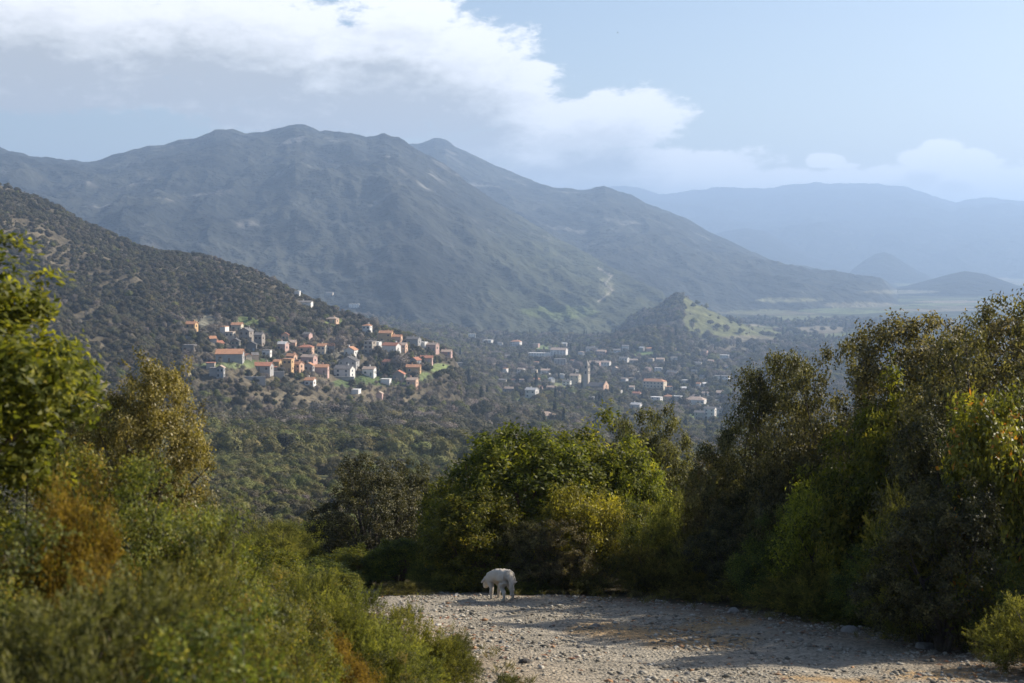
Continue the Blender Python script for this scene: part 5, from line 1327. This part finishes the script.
    A = me.attributes.new('kind_index', 'INT', 'POINT'); A.data.foreach_set('value', sel[k2].astype(np.int32))
    A = me.attributes.new('spin', 'FLOAT_VECTOR', 'POINT'); A.data.foreach_set('vector', np.stack([0 * rot[k2], 0 * rot[k2], rot[k2]], 1).astype(np.float32).ravel())
    wide = rng.uniform(.85, 1.25, len(k2))
    A = me.attributes.new('size', 'FLOAT_VECTOR', 'POINT'); A.data.foreach_set('vector', np.stack([scl[k2] * wide, scl[k2] * wide, scl[k2]], 1).astype(np.float32).ravel())
    me.update()
    ob = bpy.data.objects.new('woodland', me); col.objects.link(ob); ob['kind'] = 'stuff'
    pc = bpy.data.collections.new('wood_kinds')
    for n_, k_ in enumerate(names):
        c_, s_ = PROTO[k_][0], PROTO[k_][1]
        j_ = bpy.data.meshes.new('tree_%d' % n_)
        nv, ns = len(c_.vertices), len(s_.vertices)
        v1 = np.empty(nv * 3, np.float32); c_.vertices.foreach_get('co', v1); v2 = np.empty(ns * 3, np.float32); s_.vertices.foreach_get('co', v2)
        f1 = np.empty(len(c_.loops), np.int32); c_.loops.foreach_get('vertex_index', f1); f2 = np.empty(len(s_.loops), np.int32); s_.loops.foreach_get('vertex_index', f2)
        t1 = np.empty(nv, np.float32); c_.attributes['tone'].data.foreach_get('value', t1)
        mm = new_mesh('tree_%d' % n_, np.concatenate([v1, v2]).reshape(-1, 3), np.concatenate([f1, f2 + nv]).reshape(-1, 4), False, np.concatenate([t1, np.zeros(ns)]), None,
                      [c_.materials[0], s_.materials[0]], np.concatenate([np.zeros(len(f1) // 4), np.ones(len(f2) // 4)]))
        oo = bpy.data.objects.new('tree_%d' % n_, mm); pc.objects.link(oo)
    ng = bpy.data.node_groups.new('plant_wood', 'GeometryNodeTree')
    ng.interface.new_socket('Geometry', in_out='INPUT', socket_type='NodeSocketGeometry')
    ng.interface.new_socket('Geometry', in_out='OUTPUT', socket_type='NodeSocketGeometry')
    ni, no = ng.nodes.new('NodeGroupInput'), ng.nodes.new('NodeGroupOutput')
    ip = ng.nodes.new('GeometryNodeInstanceOnPoints'); ci = ng.nodes.new('GeometryNodeCollectionInfo')
    ci.inputs[0].default_value = pc; ci.inputs[1].default_value = True; ci.inputs[2].default_value = True
    def attr(nm, ty):
        a_ = ng.nodes.new('GeometryNodeInputNamedAttribute'); a_.data_type = ty; a_.inputs[0].default_value = nm
        return a_.outputs[0]
    ln = ng.links.new
    ln(ni.outputs[0], ip.inputs['Points']); ln(ci.outputs[0], ip.inputs['Instance']); ip.inputs['Pick Instance'].default_value = True
    ln(attr('kind_index', 'INT'), ip.inputs['Instance Index'])
    er = ng.nodes.new('FunctionNodeEulerToRotation'); ln(attr('spin', 'FLOAT_VECTOR'), er.inputs[0]); ln(er.outputs[0], ip.inputs['Rotation'])
    ln(attr('size', 'FLOAT_VECTOR'), ip.inputs['Scale']); ln(ip.outputs[0], no.inputs[0])
    md = ob.modifiers.new('trees', 'NODES'); md.node_group = ng
    print('WOOD', len(k2), 'solo', len(solo), float(r[idx[solo]].max()))


woods()


# ------------------------------------------------------------------ stones and litter on the track
def stone_mat(name, c1, c2):
    m_, T = mat(name)
    p = T.n('ShaderNodeTexCoord').outputs['Object']
    oi = T.n('ShaderNodeObjectInfo').outputs['Random']
    n1 = T.noise(p, 14, 6, .7)
    cc = T.mix(T.m('ADD', T.m('MULTIPLY', n1, .7), T.m('MULTIPLY', oi, .3)), c1, c2)
    finish(T, principled(T, cc, .9, .2, bumped(T, n1, .03)))
    return m_


def gravel_mat():
    m_, T = mat('gravel_stones')
    t = T.n('ShaderNodeAttribute', attribute_name='tone').outputs['Fac']
    finish(T, principled(T, T.ramp(t, [(0, (.11, .10, .08)), (.5, (.29, .26, .205)), (.85, (.43, .395, .33)), (.93, (.46, .44, .40)), (.96, (.30, .17, .09)), (1, (.34, .2, .11))]), .9, .15))
    return m_


M_rock = stone_mat('track_stone', (.16, .15, .135), (.44, .42, .38))
M_dark = stone_mat('dark_stone', (.07, .065, .06), (.17, .16, .15))
OCT = np.array([(1, 0, 0), (0, 1, 0), (-1, 0, 0), (0, -1, 0), (0, 0, 1), (0, 0, -1), (.75, .75, .3), (-.75, .75, .3), (-.75, -.75, .3), (.75, -.75, .3)], float)
OCTF = np.array([(0, 6, 4), (6, 1, 4), (1, 7, 4), (7, 2, 4), (2, 8, 4), (8, 3, 4), (3, 9, 4), (9, 0, 4), (0, 5, 6), (6, 5, 1), (1, 5, 7), (7, 5, 2), (2, 5, 8), (8, 5, 3), (3, 5, 9), (9, 5, 0)])


def gravel():
    rng = np.random.RandomState(17)
    n = 90000
    y = 9.5 + 18 * rng.rand(n) ** 1.0; x = rng.uniform(-6, 7, n)
    d = track_dist(x, y) + .5 * fbm(x / 1.2, y / 1.2, 3, 5)
    cl = fbm(x / .9, y / .9, 3, 15)
    k_ = (d < 3.3) & (rng.rand(n) < np.clip(.45 + cl * 1.4, .05, 1))
    x, y = x[k_], y[k_]; n = len(x)
    s = np.clip(.0095 * np.exp(.6 * rng.normal(size=n)), .005, .04)
    z = ground_many(x, y)
    a_ = rng.uniform(0, 2 * pi, n); ca, sa = np.cos(a_), np.sin(a_)
    sx, sy, sz = s * rng.uniform(.8, 1.5, n), s * rng.uniform(.7, 1.1, n), s * rng.uniform(.45, .8, n)
    B = OCT[None] * (1 + .22 * rng.normal(size=(n, 10, 1)))
    bx, by, bz = B[..., 0] * sx[:, None], B[..., 1] * sy[:, None], B[..., 2] * sz[:, None]
    V = np.stack([x[:, None] + bx * ca[:, None] - by * sa[:, None], y[:, None] + bx * sa[:, None] + by * ca[:, None], z[:, None] + bz + .3 * sz[:, None]], -1).reshape(-1, 3)
    Fq = (OCTF[None] + 10 * np.arange(n)[:, None, None]).reshape(-1, 3)
    tn = np.repeat(np.clip(.5 + .26 * rng.normal(size=n), 0, 1), 10)
    o = bpy.data.objects.new('gravel', new_mesh('gravel', V, Fq, False, tone=tn, mats=[gravel_mat()])); col.objects.link(o); o['kind'] = 'stuff'


gravel()


def rock_mesh(seed, flat=.55):
    import bmesh
    bm = bmesh.new(); bmesh.ops.create_icosphere(bm, subdivisions=3, radius=1)
    rng = np.random.RandomState(seed)
    pl = [(unit(rng.normal(size=3)), rng.uniform(.55, .9)) for _ in range(11)]
    for v in bm.verts:
        p = np.array(v.co)
        for n_, d in pl:
            s = p @ n_ - d
            if s > 0: p = p - n_ * s * .9
        p *= 1 + .05 * sin(9 * p[0] + seed) * cos(8 * p[1])
        v.co = (p[0] * 1.2, p[1] * .9, p[2] * flat)
    me = bpy.data.meshes.new('rock'); bm.to_mesh(me); bm.free()
    return me


ROCKS = [rock_mesh(s, f) for s, f in ((1, .5), (2, .6), (3, .45), (4, .8))]
for r_ in ROCKS[:3]: r_.materials.append(M_rock)
ROCKS[3].materials.append(M_dark)
for i, (u, v, wpx, k_, name, lab) in enumerate([
    (494, 624, 8, 0, 'stone', 'white stone on the gravel straight below the dog'),
    (502, 643, 9, 1, 'stone', 'pale flat stone in the middle of the gravel'),
    (524, 663, 14, 3, 'stone', 'dark pointed stone low in the middle of the gravel'),
    (466, 674, 15, 3, 'stone', 'dark half buried stone near the bottom, beside the left bank'),
    (443, 636, 7, 0, 'stone', 'small pale stone by the little juniper'),
    (474, 606, 7, 2, 'stone', 'tan stone on the shade line left of the dog'),
    (596, 627, 12, 1, 'stone', 'brownish stone at the left end of the ochre earth'),
    (850, 632, 20, 1, 'rock', 'largest pale rock in the shade at the right thicket\'s foot'),
    (924, 648, 26, 0, 'rock', 'long flat pale rock in the shade near the right edge'),
    (964, 646, 12, 1, 'rock', 'pale rock right of the long flat one'),
    (800, 640, 10, 2, 'rock', 'small grey rock left of the largest pale rock'),
    (786, 671, 9, 0, 'stone', 'pale stone at the lower edge of the wide shadow'),
    (688, 674, 8, 2, 'stone', 'reddish stone near the bottom of the gravel, left of the ochre patch'),
    (762, 664, 9, 2, 'stone', 'pale stone where sunlight meets the wide shadow'),
    (640, 662, 7, 0, 'stone', 'small pale stone in the bottom middle of the track'),
    (580, 648, 8, 1, 'stone', 'grey stone left of the track\'s middle, under the ochre earth'),
    (735, 612, 14, 1, 'rock', 'grey rock under the heath at the back of the wide shadow'),
    (690, 607, 10, 0, 'rock', 'small rock on the stony bank behind the ochre earth'),
    (560, 604, 8, 1, 'stone', 'stone in the shade right of the dog'),
    (456, 596, 9, 2, 'stone', 'pale stone on the track bend left of the dog'),
    (421, 612, 8, 1, 'stone', 'pale stone at the edge of the left bank near the bend'),
]):
    h = at(u, v, 6)
    x, y, z, r = h; s = wpx * math.hypot(r, z) / F / 2.3
    o = bpy.data.objects.new(name, ROCKS[k_]); col.objects.link(o)
    o.location = (x, y, z + s * .12); o.scale = (s, s, s); o.rotation_euler = (0, 0, i * 1.7)
    tag(o, lab, name)


def marker():
    import bmesh
    x, y, z, r = at(632, 588, 6); s = r / F
    bm = bmesh.new(); bmesh.ops.create_cube(bm, size=1)
    for v in bm.verts: v.co = (v.co.x * 9 * s * (.88 if v.co.z > 0 else 1), v.co.y * .14, (v.co.z + .35) * 10 * s)
    bmesh.ops.bevel(bm, geom=bm.edges[:], offset=.02, segments=2, affect='EDGES')
    me = bpy.data.meshes.new('marker_stone'); bm.to_mesh(me); bm.free(); me.materials.append(stone_mat('marker', (.34, .31, .2), (.5, .46, .33)))
    o = bpy.data.objects.new('marker_stone', me); col.objects.link(o); o.location = (x, y, z); o.rotation_euler = (.06, .05, .3)
    tag(o, 'small squarish pale marker stone half hidden under the middle thicket', 'stone')


marker()


def fallen_leaves():
    rng = np.random.RandomState(23); n = 900
    y = rng.uniform(11, 26, n); x = rng.uniform(-4, 6, n)
    k_ = (track_dist(x, y) < 3.6) & (rng.rand(n) < np.clip((track_dist(x, y) - .8) / 2.2, .12, 1)); x, y = x[k_], y[k_]; n = len(x)
    z = ground_many(x, y) + .012
    a_ = rng.uniform(0, 2 * pi, n); l = rng.uniform(.03, .06, n); w_ = l * .38
    d = np.stack([np.cos(a_), np.sin(a_), 0 * a_], 1); s = np.stack([-np.sin(a_), np.cos(a_), 0 * a_], 1); c = np.stack([x, y, z], 1)
    up = np.array((0, 0, .012))
    V = np.stack([c - d * l[:, None], c + s * w_[:, None] + up, c + d * l[:, None] + up * .6, c - s * w_[:, None] + up], 1).reshape(-1, 3)
    lm = leaf_material('dry_leaves', [(0, (.10, .05, .03)), (.5, (.22, .10, .045)), (1, (.36, .17, .07))], .2, .6, .1)
    o = bpy.data.objects.new('fallen_leaves', new_mesh('fallen_leaves', V, quads_of(V), False, tone=np.repeat(rng.rand(n), 4), mats=[lm])); col.objects.link(o); o['kind'] = 'stuff'


fallen_leaves()


def dry_grass():
    rng = np.random.RandomState(29); n = 1500
    y = rng.uniform(9, 27, n); x = rng.uniform(-7, 8, n); d = track_dist(x, y) + .4 * fbm(x / .8, y / .8, 2, 8)
    k_ = (d > 2.4) & (d < 4.2); P = np.stack([x, y, ground_many(x, y)], 1)[k_]
    O = np.tile(np.array((0, 0, 1.0)), (len(P), 1))
    V, t = needles(rng, P, O, 22, .06, .14, .006, 1.5)
    lm = leaf_material('dry_grass', [(0, (.06, .055, .02)), (.5, (.14, .12, .05)), (1, (.26, .21, .10))], .1, .8, .3)
    o = bpy.data.objects.new('grass', new_mesh('grass', V, quads_of(V), False, tone=t, mats=[lm])); col.objects.link(o); o['kind'] = 'stuff'


dry_grass()


# ------------------------------------------------------------------ the dog and the bird
def skin_mesh(name, verts, edges, radii, level=2):
    me = bpy.data.meshes.new(name + '_cage'); me.from_pydata(verts, edges, [])
    ob = bpy.data.objects.new(name + '_cage', me); col.objects.link(ob)
    ob.modifiers.new('skin', 'SKIN'); sv = me.skin_vertices[0].data
    for i, r_ in enumerate(radii):
        sv[i].radius = r_ if isinstance(r_, tuple) else (r_, r_)
    sv[0].use_root = True
    ss = ob.modifiers.new('sub', 'SUBSURF'); ss.levels = level; ss.render_levels = level
    dg = bpy.context.evaluated_depsgraph_get(); dg.update()
    out = bpy.data.meshes.new_from_object(ob.evaluated_get(dg)); out.name = name
    bpy.data.objects.remove(ob)
    return out


def dog():
    # x forward, y to the dog's left, z up; a heavy white sheepdog sniffing at the ground, tail hanging
    V = [(0, 0, .50),                                                                  # 0 pelvis
         (.20, 0, .50), (.40, 0, .485), (.56, 0, .47), (.66, 0, .43), (.76, 0, .375), (.85, 0, .315), (.93, 0, .250), (.99, 0, .205),   # 1-8 loin, ribs, chest, neck, nape, skull, muzzle, nose
         (-.10, 0, .50), (-.18, 0, .44), (-.215, 0, .32), (-.205, 0, .20), (-.17, 0, .12),               # 9-13 rump, tail
         (-.03, .105, .36), (.045, .12, .27), (-.075, .12, .165), (-.05, .12, .05), (.02, .12, .025),    # 14-18 left hind: hip, knee, hock, shank, paw
         (-.03, -.105, .36), (.075, -.12, .27), (-.035, -.12, .165), (-.01, -.12, .05), (.06, -.12, .025),  # 19-23 right hind
         (.54, .10, .34), (.49, .105, .25), (.52, .105, .13), (.515, .105, .045), (.57, .105, .022),      # 24-28 left fore
         (.54, -.10, .34), (.50, -.105, .25), (.56, -.105, .13), (.57, -.105, .045), (.625, -.105, .022),  # 29-33 right fore
         (.82, .085, .385), (.85, .15, .31), (.82, -.085, .385), (.85, -.15, .31)]                  # 34-37 ears
    E_ = [(0, 1), (1, 2), (2, 3), (3, 4), (4, 5), (5, 6), (6, 7), (7, 8), (0, 9), (9, 10), (10, 11), (11, 12), (12, 13),
          (0, 14), (14, 15), (15, 16), (16, 17), (17, 18), (0, 19), (19, 20), (20, 21), (21, 22), (22, 23),
          (3, 24), (24, 25), (25, 26), (26, 27), (27, 28), (3, 29), (29, 30), (30, 31), (31, 32), (32, 33), (6, 34), (34, 35), (6, 36), (36, 37)]
    Rr = [.150, .142, .152, .150, .125, .108, .105, .062, .040, .13, .065, .055, .055, .022,
          .098, .066, .036, .032, .038, .098, .066, .036, .032, .038, .080, .050, .036, .032, .038, .080, .050, .036, .032, .038, .040, .022, .040, .022]
    V = [(a_, b_, c_ + .05 * min(1, max(0, (c_ - .1) / .2))) for a_, b_, c_ in V]
    me = skin_mesh('dog_body', V, E_, Rr, 3)
    # shaggy coat: push the surface in and out in locks
    n = len(me.vertices); co = np.empty(n * 3, np.float32); no = np.empty(n * 3, np.float32)
    me.vertices.foreach_get('co', co); me.vertices.foreach_get('normal', no); co = co.reshape(-1, 3); no = no.reshape(-1, 3)
    k_ = perlin(co[:, 0] * 16 + co[:, 1] * 9, co[:, 2] * 9 + co[:, 1] * 14, 3) * .016 + perlin(co[:, 0] * 45, co[:, 2] * 24 + co[:, 1] * 40, 6) * .007
    k_ *= np.clip((co[:, 2] - .05) / .15, .2, 1) * np.clip((1.0 - co[:, 0]) / .15, .2, 1)
    co = co + no * k_[:, None]; me.vertices.foreach_set('co', co.ravel()); me.polygons.foreach_set('use_smooth', np.ones(len(me.polygons), bool)); me.update()
    m_, T = mat('white_fur')
    p = T.n('ShaderNodeTexCoord').outputs['Object']
    sp_ = T.v('MULTIPLY', p, (1.0, 1.0, .35)); n1 = T.noise(sp_, 60, 5, .7); n2 = T.noise(p, 5, 3, .6)
    cc = T.mix(n2, (.56, .52, .46), (.44, .38, .29))
    finish(T, principled(T, cc, .95, .1, bumped(T, n1, .012)))
    me.materials.append(m_)
    x, y, z, r = at(501, 600.8, 6)
    th = math.atan2(.86, -.5)
    t = thing('dog', 'shaggy white sheepdog seen from behind, sniffing the shady edge of the track', 'dog', (x + .12, y - .05, z), th)
    s = .82; t.scale = (s, s, s)
    zs = ground(x + .12 + cos(th) * .55, y + sin(th) * .55) - z
    t.rotation_euler = (0, -math.atan2(zs, .55), th)
    part('body', me, t)
    md, Td = mat('dark_skin'); finish(Td, principled(Td, (.02, .018, .018), .4, .4))
    import bmesh
    def ball(name, c, r3, m__):
        bm = bmesh.new(); bmesh.ops.create_uvsphere(bm, u_segments=12, v_segments=8, radius=1)
        for v in bm.verts: v.co = (v.co.x * r3[0] + c[0], v.co.y * r3[1] + c[1], v.co.z * r3[2] + c[2])
        q = bpy.data.meshes.new(name); bm.to_mesh(q); bm.free(); q.materials.append(m__); part(name, q, t)
    ball('nose', (1.022, 0, .25), (.022, .026, .02), md)
    for s_ in (1, -1): ball('eye', (.915, s_ * .06, .368), (.014, .012, .014), md)


dog()


def bird():
    V = [(0, -.14, 0), (0, .0, .03), (0, .16, 0), (-.28, -.02, .09), (-.30, .07, .09), (-.10, .06, .05), (-.09, -.06, .04), (.28, -.02, .10), (.30, .07, .10), (.10, .06, .05), (.09, -.06, .04), (.03, 0, -.02), (-.03, 0, -.02), (-.05, .25, 0), (.05, .25, 0)]
    Fq = [(0, 1, 12), (0, 11, 1), (1, 2, 12), (1, 11, 2), (0, 12, 11), (2, 11, 12), (6, 5, 4, 3), (1, 5, 6), (10, 7, 8, 9), (1, 10, 9), (2, 13, 14)]
    mb, Tb = mat('dark_feathers'); finish(Tb, principled(Tb, (.03, .03, .032), .7, .2))
    me = poly_mesh('bird', V, Fq, [mb])
    so_ = bpy.data.objects.new('bird', me); col.objects.link(so_)
    az, te = uv_ray(618, 33); d = 300
    so_.location = (d * sin(az), d * cos(az), te * d); so_.scale = (1.1, 1.1, 1.1); so_.rotation_euler = (.3, .2, 1.1)
    md = so_.modifiers.new('thick', 'SOLIDIFY'); md.thickness = .02
    tag(so_, 'tiny dark bird gliding high in the open sky right of the cloud bank', 'bird')


bird()
